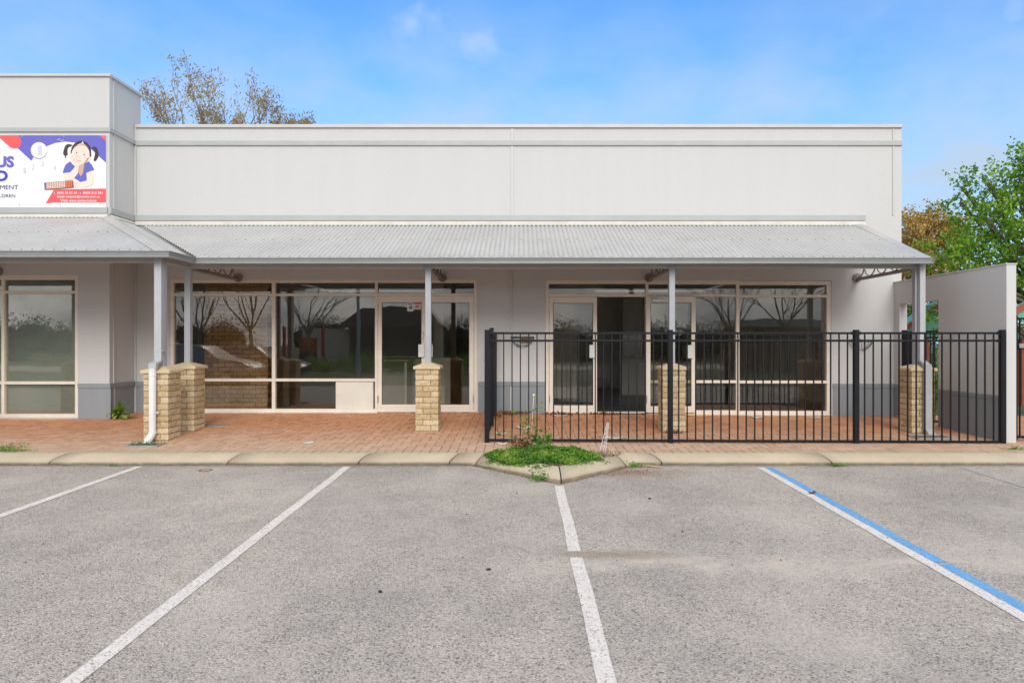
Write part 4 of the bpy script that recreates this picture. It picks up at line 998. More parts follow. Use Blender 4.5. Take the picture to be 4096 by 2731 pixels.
def por(b):
    layer(b, 'hair', [(1330,185),(1260,170),(1210,200),(1180,270),(1168,350),(1195,390),(1212,440),(1225,380),(1250,370),(1245,290),(1265,235),(1330,205)], 3, 1)
    layer(b, 'hair', [(1690,232),(1770,228),(1808,300),(1818,400),(1765,485),(1730,470),(1748,380),(1750,310),(1715,265)], 3, 1)
    layer(b, 'hair', [(1318,360),(1325,240),(1390,150),(1490,110),(1590,135),(1665,220),(1682,310),(1660,420),(1500,300)], 3, 1)
    layer(b, 'shirt', [(1290,492),(1215,545),(1180,620),(1158,708),(1240,695),(1320,690),(1375,800),(1470,865),(1560,870),(1608,830),(1592,710),(1660,670),(1742,650),(1700,560),(1640,490),(1540,540),(1400,560)], 3)
    layer(b, 'skin2', [(1440,560),(1560,530),(1535,700),(1492,770),(1435,660)], 4)
    layer(b, 'skin', [(1318,370),(1350,270),(1420,195),(1510,160),(1600,210),(1648,300),(1652,400),(1610,480),(1545,545),(1470,562),(1390,520),(1330,450)], 5, 1)
    layer(b, 'skin', [(1612,470),(1640,405),(1668,405),(1665,460),(1630,495)], 4, 1)
    layer(b, 'skin', [(1400,570),(1462,590),(1435,720),(1350,822),(1195,845),(1172,800),(1175,705),(1275,712),(1350,640)], 5)
    layer(b, 'skin2', [(1405,566),(1470,565),(1462,600),(1400,592)], 6)
    layer(b, 'skin', [(1300,430),(1322,385),(1372,430),(1400,505),(1468,560),(1452,592),(1395,585),(1325,520)], 7, 1)
    for (u, v) in ((1340, 400), (1368, 440)): layer(b, 'skin2', [(u, v), (u + 6, v), (u + 34, v + 80), (u + 29, v + 82)], 8)
    layer(b, 'skin', [(1600,705),(1705,660),(1722,760),(1730,860),(1692,945),(1500,970),(1365,968),(1350,890),(1372,825),(1440,835),(1480,878),(1605,842)], 5)
    for k in range(3): layer(b, 'skin2', [(1360, 880 + 28 * k), (1430, 872 + 28 * k), (1430, 877 + 28 * k), (1360, 885 + 28 * k)], 6)
    for (u, v, s_) in ((1418, 332, 1), (1558, 366, 1)):
        layer(b, 'white', [(u + 24 * math.cos(a_), v + 13 * math.sin(a_)) for a_ in np.linspace(0, 6, 12)], 6); layer(b, 'hair', [(u + 13 * math.cos(a_), v + 12 * math.sin(a_)) for a_ in np.linspace(0, 6, 12)], 7)
        layer(b, 'skin2', [(u - 40, v - 34), (u, v - 46), (u + 44, v - 28), (u, v - 39)], 6)
    layer(b, 'skin2', [(1452, 418), (1480, 432), (1505, 425), (1482, 440)], 6)
    layer(b, 'cream', [(1508, 150), (1530, 118), (1552, 168), (1520, 190)], 6)
    for (u, v) in ((1425, 395), (1590, 430)): layer(b, 'blush', [(u + 30 * math.cos(a_), v + 22 * math.sin(a_)) for a_ in np.linspace(0, 6, 12)], 6)
    layer(b, 'shade', [(1470, 562), (1545, 545), (1610, 480), (1652, 400), (1640, 440), (1595, 478), (1530, 528)], 6)
    layer(b, 'red', [(1405, 450), (1450, 474), (1490, 482), (1525, 474), (1480, 492), (1440, 482)], 6)
    layer(b, 'skin2', [(1350,290),(1420,200),(1520,165),(1610,215),(1650,300),(1600,230),(1520,185),(1425,215)], 6)
pp(part('portrait', ML, None, por), sg)
def aba(b):
    layer(b, 'brown', [(825, 885), (1350, 842), (1368, 975), (838, 1017)], 8)
    layer(b, 'blue', [(820, 885), (848, 883), (860, 1015), (832, 1018)], 9)
    for i in range(15):
        u = 866 + i * 32; t_ = (u - 825) / 525; v0 = 885 - 43 * t_; v1 = 1013 - 40 * t_; c_ = 'cream' if i < 11 else 'orange'
        for k in range(5):
            a1 = v0 + 10 + (v1 - v0 - 18) * k / 5; layer(b, c_, [(u, a1), (u + 24, a1 - 2), (u + 24, a1 + 15), (u, a1 + 17)], 9)
pp(part('abacus', ML, None, aba), sg)
if True:
    def T(s, u0, u1, v0, v1, c_, bold=0, lv=4): b = MB(); b.cur = keys.index(c_); text_mesh(b, s, u0, u1, v0, v1, YS - .0012 * lv, bold, S); pp(b.build('lettering', ML), sg)
    T('US', -75, 262, 392, 604, 'blue', .045); T('D', -55, 148, 655, 856, 'deep', .045)
    T('MENT', 8, 338, 928, 1003, 'navy', .0); T('LDREN', -12, 282, 1096, 1153, 'navy', 0)
    T('1800 20 22 30', 1058, 1425, 1048, 1090, 'white', .018); T('0420 212 251', 1535, 1895, 1048, 1090, 'white', .018)
    T('Email: enquiry@ucmas.com.au', 1058, 1840, 1116, 1168, 'white', .015); T('Web: www.ucmas.com.au', 1118, 1780, 1186, 1234, 'white', .015)
    for i, (s_, u, v, h_) in enumerate((('1', 700, 200, 180), ('2', 590, 540, 100), ('3', 765, 480, 100), ('4', 990, 560, 95), ('1', 435, 610, 95))): T(s_, u, u + h_ * .45, v, v + h_, 'grey', 0)
pp(part('screw', 'steel', None, lambda b: [b.disc((S(u, v)[0], YS - .0005, S(u, v)[1]), (0, -1, 0), .01, .004, 8) for u, v in ((410, 28), (1180, 28), (1918, 28), (360, 1295), (1112, 1300), (1918, 1300))]), sg)

# ---------------------------------------------------------------- vegetation
def leaf_obj(name, m, parent, C, size, up=None, elong=1.6, droop=None, jitter=.25):
    """C: n x 3 centres; every leaf its own pointed quad, folded along the midrib"""
    n = len(C); rs = np.random.RandomState(len(C) % 9973)
    d = rs.normal(size=(n, 3)); 
    if droop is not None: d = d * jitter * 1.6 + np.array(droop)
    d /= np.linalg.norm(d, axis=1)[:, None]
    q = rs.normal(size=(n, 3)); s_ = np.cross(d, q); s_ /= np.linalg.norm(s_, axis=1)[:, None]
    nr_ = np.cross(d, s_)
    L_ = size * (1 + jitter * rs.uniform(-1, 1, n))[:, None]; W_ = L_ / elong
    a = C - d * L_ * .5; c = C + d * L_ * .5; l = C - s_ * W_ * .5 + nr_ * W_ * .15; r = C + s_ * W_ * .5 + nr_ * W_ * .15
    V = np.stack([a, l, c, r], 1).reshape(-1, 3)
    me = bpy.data.meshes.new(name); me.vertices.add(4 * n); me.vertices.foreach_set('co', V.ravel())
    me.loops.add(4 * n); me.loops.foreach_set('vertex_index', np.arange(4 * n, dtype=np.int32)); me.polygons.add(n)
    me.polygons.foreach_set('loop_start', np.arange(0, 4 * n, 4, dtype=np.int32)); me.polygons.foreach_set('loop_total', np.full(n, 4, dtype=np.int32))
    me.update(calc_edges=True)
    cl = np.array([mnoise.noise(Vector(c_) * (1.3 / max(size * 6, .3))) for c_ in C]) * .5
    a_ = me.attributes.new('rnd', 'FLOAT', 'FACE'); a_.data.foreach_set('value', np.clip(.48 + cl + rs.normal(size=n) * .17, .01, 1).astype(np.float32))
    me.materials.append(M[m]); o = bpy.data.objects.new(name, me); COL.objects.link(o)
    if parent: pp(o, parent)
    return o
def branch(b, p, d, ln, r, depth, tips, spread=.5, up=.25, rnd=random, kids=(2, 3), seg=4, shrink=.72):
    pts = [Vector(p)]; d = Vector(d).normalized()
    for i in range(seg):
        d = (d + Vector((rnd.gauss(0, 1), rnd.gauss(0, 1), rnd.gauss(0, 1))) * .10 + Vector((0, 0, up * .12))).normalized()
        pts.append(pts[-1] + d * ln / seg)
    r1 = r * .62
    b.tube(pts, [r + (r1 - r) * i / seg for i in range(seg + 1)], 6 if r > .03 else 4, False)
    if depth <= 2: tips.append((pts[len(pts)//2], d.copy(), depth))
    if depth == 0: tips.append((pts[-1], d.copy(), -1)); return
    for k in range(rnd.choice(kids)):
        ax = Vector((rnd.gauss(0, 1), rnd.gauss(0, 1), rnd.gauss(0, 1))).normalized()
        nd_ = (d + ax * spread).normalized(); j = rnd.randint(max(1, seg - 2), seg)
        branch(b, pts[j], nd_, ln * shrink * rnd.uniform(.8, 1.2), r1 * rnd.uniform(.6, .9), depth - 1, tips, spread, up, rnd, kids, seg, shrink)

# sparse gum trees behind the parapet
def gum(px, Y, ztop, zfork, wid, seed, label, dens):
    rnd = random.Random(seed); X = WX(px, Y); e = empty('gum_tree', label, 'tree', 'sparse gum trees behind the roof', (X, Y, .2))
    b = MB(); b.tube([(X, Y, .2), (X + .1, Y, zfork * .5), (X, Y, zfork)], [.16, .12, .085], 10)
    tips = []; n = 5
    for k in range(n):
        a_ = 2 * math.pi * k / n + rnd.random() * .6; d = Vector((math.cos(a_) * wid, math.sin(a_) * wid * .7, 1.15))
        branch(b, (X, Y, zfork - .2 * rnd.random()), d, (ztop - zfork) * .44, .045, 4, tips, .42, .5, rnd, (2, 3), 4, .66)
    pp(b.build('trunk', 'bark'), e)
    C = []; rs = np.random.RandomState(seed)
    for (p, d, dp) in tips:
        if rnd.random() > dens: continue
        c0 = np.array(p); k = rnd.randint(3, 12)
        C.append(c0 + rs.normal(size=(k, 3)) * np.array([.09, .09, .12]) + np.array([0, 0, -.06]))
    C = np.concatenate(C); C = C[C[:, 2] < ztop + .1]
    # denser dull clumps low in the crown
    low = []
    for k in range(int(4 * dens)):
        c0 = np.array([X + rnd.uniform(-wid, wid) * 1.6, Y + rnd.uniform(-.6, .6), zfork + (ztop - zfork) * rnd.uniform(.25, .55)])
        low.append(c0 + rs.normal(size=(240, 3)) * np.array([.26, .26, .24]))
    C = np.concatenate([C] + low)
    leaf_obj('crown', 'leaf_gum', e, C, .105, elong=3.2, droop=(0, 0, -1), jitter=.4)
gum(800, 20, 9.7, 6.4, .68, 3, 'sparse brownish gum tree behind the roof, nearest the taller left parapet', .58)
gum(960, 20.6, 9.85, 6.4, .72, 12, 'sparse gum tree with bare twigs on one side, middle of the three behind the roof', .5)
gum(1200, 21, 8.95, 6.9, .28, 5, 'small gum tree top showing low above the roof, beside two bigger ones', .8)

def clump_tree(name, label, trunk, clumps, m, lsize, dens, group=None, elong=1.5, barkr=.14, droop=None):
    X, Y, z0 = trunk; e = empty(name, label, 'tree', group, trunk); b = MB()
    zc = min(c_[2] for c_ in clumps); zc = max(zc, z0 + 1.2)
    b.tube([(X, Y, z0), (X + .08, Y, (z0 + zc) / 2), (X, Y, zc)], [barkr, barkr * .8, barkr * .65], 10)
    C = []; rs = np.random.RandomState(int(abs(X) * 100))
    for (cx, cy, cz, r_) in clumps:
        mid = Vector((X * .45 + cx * .55, Y * .45 + cy * .55, zc + (cz - zc) * .45)); tp = Vector((cx, cy, cz))
        b.tube([(X, Y, zc - .1), mid, tp], [barkr * .4, barkr * .25, .012], 6, False)
        for k in range(7):
            q = Vector(rs.normal(size=3)).normalized() * r_ * .9; b.tube([mid.lerp(tp, .6), tp + q * .4, tp + q], [.014, .008, .003], 4, False)
        n = int(dens * r_ ** 2 * 12)
        # sub-sprays: leaves follow short shoots so that gaps open between them
        ns = max(6, n // 22); dirs = rs.normal(size=(ns, 3)); dirs /= np.linalg.norm(dirs, axis=1)[:, None]
        rad = r_ * (.25 + .85 * rs.rand(ns) ** .6)
        for q in range(ns):
            c0 = np.array([cx, cy, cz]) + dirs[q] * rad[q] * np.array([1, 1, .85]); sd_ = dirs[q] * .8 + rs.normal(size=3) * .5 + np.array([0, 0, .25]); sd_ /= np.linalg.norm(sd_)
            t_ = rs.rand(22, 1) * lsize * 6.5; C.append(c0 + sd_ * t_ + rs.normal(size=(22, 3)) * lsize * .62)
    pp(b.build('trunk', 'bark'), e)
    leaf_obj('crown', m, e, np.concatenate(C), lsize, elong=elong, droop=droop, jitter=.35)
def pc(l, D, jit=.5, seed=1):
    rn = random.Random(seed); return [(WX(x, D), D + rn.uniform(-jit, jit), WZ(y, D), r_ * D / F) for x, y, r_ in l]
clump_tree('leafy_tree', 'bright green leafy tree rising behind the pale end wall', (12.6, 15.2, .2),
    pc([(3790, 1060, 95), (3870, 985, 100), (3950, 1040, 105), (4030, 960, 110), (3985, 830, 75), (4060, 780, 85), (4095, 700, 50), (4120, 870, 150), (3760, 1120, 50), (3895, 890, 60),
        (3880, 790, 34), (3950, 745, 36), (3880, 735, 22), (4030, 690, 38), (4085, 640, 26), (4200, 700, 120), (4180, 1000, 160), (4060, 1120, 110), (4100, 1230, 90), (3830, 1130, 90), (3690, 1250, 60), (3760, 1230, 60), (4230, 1150, 150), (4190, 640, 60)], 14.6),
    'leaf_green', .08, 215, None, 1.35)
clump_tree('olive_brown_tree', 'rounded brown and olive tree in the distance beside the end of the building', (14.9, 25, .2),
    pc([(3620, 925, 40), (3680, 905, 45), (3735, 895, 45), (3790, 925, 40), (3835, 935, 34), (3640, 985, 40), (3610, 1040, 40), (3700, 950, 38), (3770, 985, 40), (3670, 1060, 38), (3730, 1080, 40), (3800, 1050, 40), (3620, 1110, 40), (3690, 1140, 45), (3860, 1000, 34), (3760, 1140, 40)], 25, .8, 3),
    'leaf_brown', .10, 520, None, 1.5)

# weeds
def weed_mass():
    rs = np.random.RandomState(4); pts = []
    while len(pts) < 11000:
        x = rs.uniform(-.62, 1.22); y = rs.uniform(7.45, 8.7)
        cx_, cy_ = .28, 8.18; ang = math.atan2(y - cy_, x - cx_)
        rr = math.hypot((x - cx_) / .82, (y - cy_) / .50)
        lim = .86 + .16 * mnoise.noise(Vector((math.cos(ang) * 2.3, math.sin(ang) * 2.3, 1))) + .10 * mnoise.noise(Vector((x * 7, y * 7, 0)))
        if rr > lim: continue
        if x < .28 and y < 8.1 - .9 * 0 and (y - 7.17) < abs(x - .42) * .9 - .02: continue
        h = .10 * (1 - (rr / lim) ** 2) + .045 * (.5 + mnoise.noise(Vector((x * 5, y * 5, 2))))
        inside = (y - 7.17) > abs(x - .42) + .30
        z0 = .262 if inside else .258
        pts.append((x, y, z0 + max(.004, h * rs.uniform(.25, 1.05))))
    o = leaf_obj('ground_cover', 'leaf_weed', None, np.array(pts), .027, elong=1.15); tag(o, 'low bright green clover-like weeds filling the kerbed tree pit', 'weeds', None, 'stuff')
    # trailing runners over the kerb
    C = []
    for (x, y, n) in ((-.36, 8.08, 160), (-.22, 7.99, 170), (-.10, 7.88, 150), (.03, 7.78, 140), (.32, 7.62, 60), (.7, 7.82, 110), (.55, 7.68, 80), (-.02, 7.93, 140), (.10, 7.82, 160), (.62, 7.72, 60), (.93, 7.98, 70), (-.32, 8.2, 70), (.18, 7.60, 50), (.19, 7.42, 60), (.20, 7.33, 110), (.78, 7.85, 60)):
        for q in range(n):
            xx, yy = x + rs.normal() * .055, y + rs.normal() * .045; d_ = ((yy - 7.17) - abs(xx - .42)) / 1.414
            C.append([[xx, yy, .156 + float(np.interp(d_, [-.001, .003, .11, .28], [0, .02, .073, .104])) + .006 + abs(rs.normal()) * .014]])
    o = leaf_obj('trailing_weed', 'leaf_weed', None, np.concatenate(C), .024, elong=1.2); tag(o, 'trails of green weed hanging over the kerb of the tree pit', 'weeds', None, 'stuff')
weed_mass()
def tall_weed(label, X, Y, stems, seed, m='leaf_weed', basel=60, red=False, size=.045):
    rn = random.Random(seed); rs = np.random.RandomState(seed); z0 = .262; e = empty('tall_weed', label, 'weed', None, (X, Y, z0)); b = MB(); C = []; heads = []
    for (dx, h, lean) in stems:
        p = [Vector((X + dx * .2, Y + rn.uniform(-.03, .03), z0))]; n = 7
        for i in range(n): p.append(Vector((X + dx * (.2 + .8 * (i+1)/n) + lean * ((i+1)/n)**2 + rn.uniform(-.008, .008), Y + rn.uniform(-.01, .01), z0 + h * (i+1)/n)))
        b.tube(p, [.006 - .0045 * i / n for i in range(n + 1)], 5)
        for i in range(1, n + 1):
            for k in range(rn.randint(1, 3)):
                q = p[i] + Vector((rn.uniform(-.07, .07), rn.uniform(-.05, .05), rn.uniform(.0, .06))); b.tube([p[i], q], [.002, .001], 4)
                C.append(np.array(q) + rs.normal(size=(5, 3)) * .012)
        heads.append(p[-1])
    C.append(np.array([X, Y, z0 + .05]) + rs.normal(size=(basel, 3)) * np.array([.07, .05, .05]))
    pp(b.build('stem', 'redstem' if red else 'stem'), e); leaf_obj('foliage', m, e, np.concatenate(C), size, elong=2.0).name = 'foliage'
    return e, heads
Yt = 8.42
e, hd = tall_weed('tall seeding weed with white fluffy heads standing in the tree pit', WX(2115, Yt), Yt, [(.0, .52, .02), (.05, .70, .08), (-.05, .52, -.10), (.04, .30, .08)], 5, 'leaf_weed', 160, False, .034)
def heads(b):
    for (px, py) in ((2135, 1579), (2119, 1705)):
        c0 = Vector((WX(px, Yt), Yt, WZ(py, Yt))); b.tube([c0 - Vector((0, 0, .018)), c0 - Vector((0, 0, .008)), c0, c0 + Vector((0, 0, .012))], [.004, .014, .016, .007], 8)
    b.tube([(WX(2135, Yt), Yt, WZ(1580, Yt)), (WX(2128, Yt), Yt, WZ(1700, Yt)), (WX(2120, Yt), Yt, .27)], .0025, 5)
pp(part('flower_head', [mat('fluffy_white', (.8, .78, .7), .9)], None, heads, smooth=True), e)
tall_weed('reddish leafy weed clump at the back of the tree pit', WX(2085, 8.3), 8.3, [(.03, .24, .04), (-.03, .20, -.06)], 8, 'leaf_litter', 40, True, .045)
tall_weed('small upright green mallow seedling in the middle of the tree pit', WX(2175, 8.4), 8.4, [(0, .26, .01), (.03, .22, .05), (-.02, .2, -.03)], 9, 'leaf_weed', 90, False, .05)
tall_weed('thin dry weed sprig at the edge of the green weed patch', WX(2040, 8.35), 8.35, [(0, .3, .0), (.03, .2, .05)], 14, 'leaf_weed', 20, False, .02)
# rosette weed at the inner corner
def rosette(label, X, Y, z, n, size, h, seed):
    rn = random.Random(seed); b = MB()
    for k in range(n):
        a_ = rn.uniform(R(190), R(370)) if True else 0; ln = size * rn.uniform(.6, 1); el = rn.uniform(.3, 1.3); b.r = rn.uniform(.35, .95)
        dx, dy = math.cos(a_), math.sin(a_) * .6; px_, py_ = -dy, dx; pr = []
        for i in range(6):
            t_ = i / 5; w_ = .16 * ln * math.sin(math.pi * min(1, .12 + t_ * .88)) + .004; hz = h * (el * t_ - (.45 + .5 * (1.3 - el)) * t_ * t_) * 1.6
            c0 = Vector((X + dx * ln * t_ * (1.25 - el * .5), Y + dy * ln * t_, z + .01 + max(0, hz))); pr.append((c0, w_))
        base = len(b.v)
        for c0, w_ in pr: b.v += [tuple(c0 - Vector((px_, py_, .15)) * w_), tuple(c0 + Vector((0, 0, -.1 * w_))), tuple(c0 + Vector((px_, py_, .15)) * w_)]
        for i in range(5):
            for j in range(2): b.face((base + 3*i + j, base + 3*i + j + 1, base + 3*(i+1) + j + 1, base + 3*(i+1) + j))
    o = b.build('rosette_weed', 'leaf_weed'); recenter(o); return tag(o, label, 'weed')
rosette('bright green broad leaved weed growing at the foot of the wall corner', -6.93, YL + .02, gw(-7, YL), 22, .34, .26, 2)
rosette('small weed seedling on the bricks behind the fence corner post', XF + .14, 9.75, gw(0, 9.75), 10, .10, .06, 3)
def tuft(label, X, Y, z, n, seed, m='leaf_weed', sp=(.07, .05, .03), ls=.03):
    rs = np.random.RandomState(seed); C = np.array([X, Y, z + sp[2]]) + rs.normal(size=(n, 3)) * np.array(sp)
    C[:, 2] = np.maximum(C[:, 2], z + .004); o = leaf_obj('weed_tuft', m, None, C, ls, elong=2.4); recenter(o); return tag(o, label, 'weed tuft')
tuft('green weeds in the drain square under the white pipe', WX(590, 9.0), 9.0, .29, 150, 21, sp=(.12, .03, .02))
tuft('small green weed tuft against the kerb foot, right of the tree pit', WX(2530, 8.08), 8.08, .156, 170, 22, sp=(.07, .03, .018))
tuft('green grass tuft on the walkway edge at the far left', WX(20, 8.6), 8.62, .262, 420, 23, sp=(.16, .05, .03))
tuft('tiny green weeds in the kerb joint by the blue line', WX(3355, 8.12), 8.12, .16, 90, 24, sp=(.06, .02, .012))
tuft('little weed speck at the kerb foot below the first parking line', WX(455, 8.14), 8.14, .156, 50, 25, sp=(.05, .01, .008), ls=.02)
tuft('thin weeds and gravel at the right corner of the walkway', WX(4070, 8.75), 8.75, .262, 120, 26, sp=(.10, .04, .012))
# moss and grit line at the kerb foot, leaf litter
def litter(name, label, m, pts, ls, el=1.8, cat='leaf litter'):
    o = leaf_obj(name, m, None, np.array(pts), ls, elong=el); return tag(o, label, cat, None, 'stuff')
rs = np.random.RandomState(11); P = []
for s_ in rs.uniform(5.2, cum[-1] - 1, 5200):
    p = kpos(s_, -abs(rs.normal()) * .022); P.append((p.x, p.y, ga(0, p.y) + .004 + rs.rand() * .006))
for q in range(1400):
    x_ = 1.15 + rs.normal() * .33; y_ = 7.78 + rs.normal() * .12
    if (y_ - 7.12) < abs(x_ - .42) * 1.0: P.append((x_, y_, ga(0, y_) + .004))
litter('kerb_litter', 'brown leaf crumbs and grit gathered along the foot of the kerb', 'leaf_litter', P, .012)
P = []
for (px, py, D_, n, sx, sy) in ((2010, 1660, 11.9, 330, .14, .06), (1985, 1650, 11.6, 150, .04, .16), (2240, 1655, 11.9, 120, .16, .04), (2420, 1655, 11.95, 100, .16, .03), (2700, 1740, 10.0, 60, .08, .03), (2080, 1655, 11.95, 60, .1, .03)):
    for k in range(n): X_ = WX(px, D_) + rs.normal() * sx; Y_ = min(YW - .05, D_ + rs.normal() * sy); P.append((X_, Y_, gw(X_, Y_) + .006 + abs(rs.normal()) * .018))
litter('fallen_leaves', 'heaps of curled brown leaves blown against the shop wall behind the fence', 'leaf_litter', P, .055, 1.7)
P = []
for k in range(420):
    X_ = rs.uniform(WX(2000, YFN), WX(3980, YFN)); Y_ = YFN + rs.normal() * .035; P.append((X_, Y_, gw(X_, Y_) + .006))
for k in range(120):
    X_ = rs.uniform(-7, 6.5); Y_ = rs.uniform(8.6, 11.9)
    P.append((X_, Y_, gw(X_, Y_) + .005))
for k in range(60): X_ = rs.uniform(-6, 5); Y_ = rs.uniform(4, 8); P.append((X_, Y_, ga(0, Y_) + .006))
litter('leaf_crumbs', 'scattered small brown leaf bits on the bricks and along the fence foot', 'leaf_litter', P, .022)

P = []
for k in range(900):
    x_ = rs.uniform(.75, 1.28); y_ = rs.uniform(8.0, 8.6)
    if (y_ - 7.17) > abs(x_ - .42) + .33: P.append((x_, y_, .262 + rs.rand() * .012))
litter('pit_gravel', 'dry leaves and grit on the bare soil at the right corner of the tree pit', 'grit', P, .026, 1.3, 'gravel')
# single leaves, stones, papers, sticks
def scrap(name, label, cat, m, px, py, D, sx, sy, seed, th=.002, curl=.02, asph=False, rot=0, group=None):
    X = WX(px, D); rn = random.Random(seed); b = MB(); n = 5; g0 = ga if asph else gw
    for j in range(n + 1):
        for i in range(n + 1):
            u, v = (i / n - .5) * sx, (j / n - .5) * sy; xx = u * math.cos(rot) - v * math.sin(rot); yy = u * math.sin(rot) + v * math.cos(rot)
            z = curl * (abs(i / n - .5) * 2) ** 2 * rn.uniform(.5, 1) + .25 * curl * abs(mnoise.noise(Vector((i * .8, j * .8, seed))))
            b.v.append((xx, yy, z + g0(X + xx, D + yy) + .005 - g0(X, D)))
    for j in range(n):
        for i in range(n): a = j*(n+1)+i; b.face((a, a+1, a+n+2, a+n+1))
    o = b.build(name, m, None); o.location = (X, D, g0(X, D)); md = o.modifiers.new('s', 'SOLIDIFY'); md.thickness = th; return tag(o, label, cat, group)
G = 'paper scraps on the walkway'
scrap('paper_scrap', 'small white paper scrap on the open bricks left of the middle pillar', 'paper', 'paper', 1232, 1768, 9.15, .13, .07, 1, rot=.5, group=G)
scrap('paper_scrap', 'folded white paper lying flat before the closed door leaf behind the fence', 'paper', 'paper', 2238, 1664, 11.75, .26, .09, 2, rot=-.1, group=G)
scrap('paper_scrap', 'crumpled white paper on the bricks behind the tall weed', 'paper', 'paper', 2095, 1711, 10.35, .2, .10, 3, curl=.05, rot=.2, group=G)
scrap('paper_scrap', 'flat white paper just inside the fence near the corner post', 'paper', 'paper', 2004, 1731, 9.9, .16, .10, 4, rot=-.1, group=G)
scrap('paper_scrap', 'white paper scrap outside the fence foot above the weeds', 'paper', 'paper', 2010, 1766, 9.08, .13, .07, 5, rot=.1, group=G)
scrap('paper_scrap', 'white paper lying behind the fence beside the wire trellis', 'paper', 'paper', 2455, 1747, 9.55, .24, .10, 6, rot=-.3, group=G)
scrap('paper_scrap', 'creased white paper under the last window bay mullion', 'paper', 'paper', 3028, 1667, 11.7, .2, .13, 7, curl=.05, rot=-.2, group=G)
scrap('paper_scrap', 'thin white paper near the right end of the last window', 'paper', 'paper', 3252, 1669, 11.8, .24, .06, 8, rot=0, group=G)
scrap('yellow_card', 'yellow card lying on the bricks beside the pillar behind the fence', 'card', mat('yellow_card', (.75, .48, .05), .6), 2795, 1663, 11.85, .42, .10, 9, rot=0)
scrap('leaf', 'pale yellow leaf at the foot of the fence corner post', 'leaf', mat('yellow_leaf', (.65, .50, .16), .7), 1930, 1736, 9.75, .13, .06, 10, rot=.2)
scrap('leaf', 'curled brown leaf lying on the blue line', 'leaf', 'dirt_leaf', 3248, 1972, 6.75, .07, .04, 11, asph=True, rot=.4, curl=.03)
for i, (px, py, lab) in enumerate(((1955, 2280, 'black pebble on the asphalt left of the middle parking line'), (1521, 2369, 'black pebble on the asphalt nearest the long left parking line'), (2598, 1996, 'dark pebble on the asphalt below the right side of the tree pit'))):
    D_ = 4397 / (py - CY + 50.3); b = MB(); b.tube([(-.012, 0, .004), (-.006, 0, .008), (.004, 0, .009), (.012, 0, .004)], [.003, .008, .008, .003], 8)
    o = b.build('pebble', [mat('pebble', (.02, .02, .025), .6)], None, 0, True); o.location = (WX(px, D_), D_, ga(0, D_)); o.scale = (1.4 if i == 0 else 1, 1, 1); tag(o, lab, 'pebble', 'pebbles')
b = MB(); b.tube([(WX(2556, 8.1), 8.12, .166), (WX(2600, 8.08), 8.07, .170), (WX(2645, 8.0), 7.98, .166)], [.012, .014, .008], 8)
tag(recenter(b.build('stick', 'wood')), 'pale stick lying on the asphalt beside the kerb, right of the tree pit', 'stick')
b = MB(); a_ = np.linspace(0, 6.283, 17); D_ = 4397 / (1881 - CY + 50.3)
b.tube([(WX(822, D_) + .07 * math.cos(t_), D_ + .07 * math.sin(t_), ga(0, D_) + .004) for t_ in a_], .006, 5)
tag(recenter(b.build('survey_ring', [mat('rusty', (.22, .13, .07), .8)])), 'rusty round ring set flat in the asphalt near the kerb', 'ring')
# little white wire trellis in the pit
Y_ = 8.5; e = empty('wire_trellis', 'small leaning white wire plant trellis stuck in the right corner of the tree pit', 'trellis', None, (WX(2410, Y_), Y_, .262))
tp_ = (WX(2432, Y_), WZ(1690, Y_)); bs = [WX(v, Y_) for v in (2398, 2412, 2421)]
pp(part('wire_upright', 'wplastic', None, lambda b: [b.tube([(x_, Y_, .262), (tp_[0] + (k - 1) * .012, Y_, tp_[1])], .0035, 5) for k, x_ in enumerate(bs)]), e)
pp(part('cross_wire', 'wplastic', None, lambda b: [b.tube([(bs[0] + (tp_[0] - .012 - bs[0]) * t_, Y_ - .003, .262 + (tp_[1] - .262) * t_), (bs[2] + (tp_[0] + .012 - bs[2]) * t_, Y_ - .003, .262 + (tp_[1] - .262) * (t_ - .02))], .003, 5) for t_ in (.22, .36, .5, .64, .78)]), e)
# drain squares at pipe feet, manhole covers
dr = mat('drain_concrete', (.30, .30, .29), .8, .1, 10)
def drain(label, x0, x1, y0, y1):
    b = MB(); z = gw((x0+x1)/2, (y0+y1)/2)
    for q in ((x0, x1, y0, y0 + .035), (x0, x1, y1 - .035, y1), (x0, x0 + .035, y0 + .036, y1 - .036), (x1 - .035, x1, y0 + .036, y1 - .036)): b.box(*q, z - .02, z + .018)
    b.cur = 1; b.box(x0 + .036, x1 - .036, y0 + .036, y1 - .036, z - .02, z + .006); tag(recenter(b.build('drain_surround', [dr, M['soil']], None, .004)), label, 'drain')
drain('grey drain surround at the foot of the white pipe', WX(505, 8.95), WX(640, 8.95), 8.86, 9.12)
drain('grey drain surround at the foot of the grey downpipe behind the fence', WX(3665, 9.6), WX(3810, 9.6), 9.55, 9.86)
def cover(label, px, py, D_, r_): b = MB(); b.disc((0, 0, -.01), (0, 0, 1), r_, .016, 24); o = b.build('access_cover', dr if r_ > .1 else dr); o.location = (WX(px, D_), D_, gw(WX(px, D_), D_)); o.scale = (1.5, .8, 1); tag(o, label, 'cover')
cover('worn grey access cover in the paving beside the second pillar', 868, 1695, 10.65, .14)

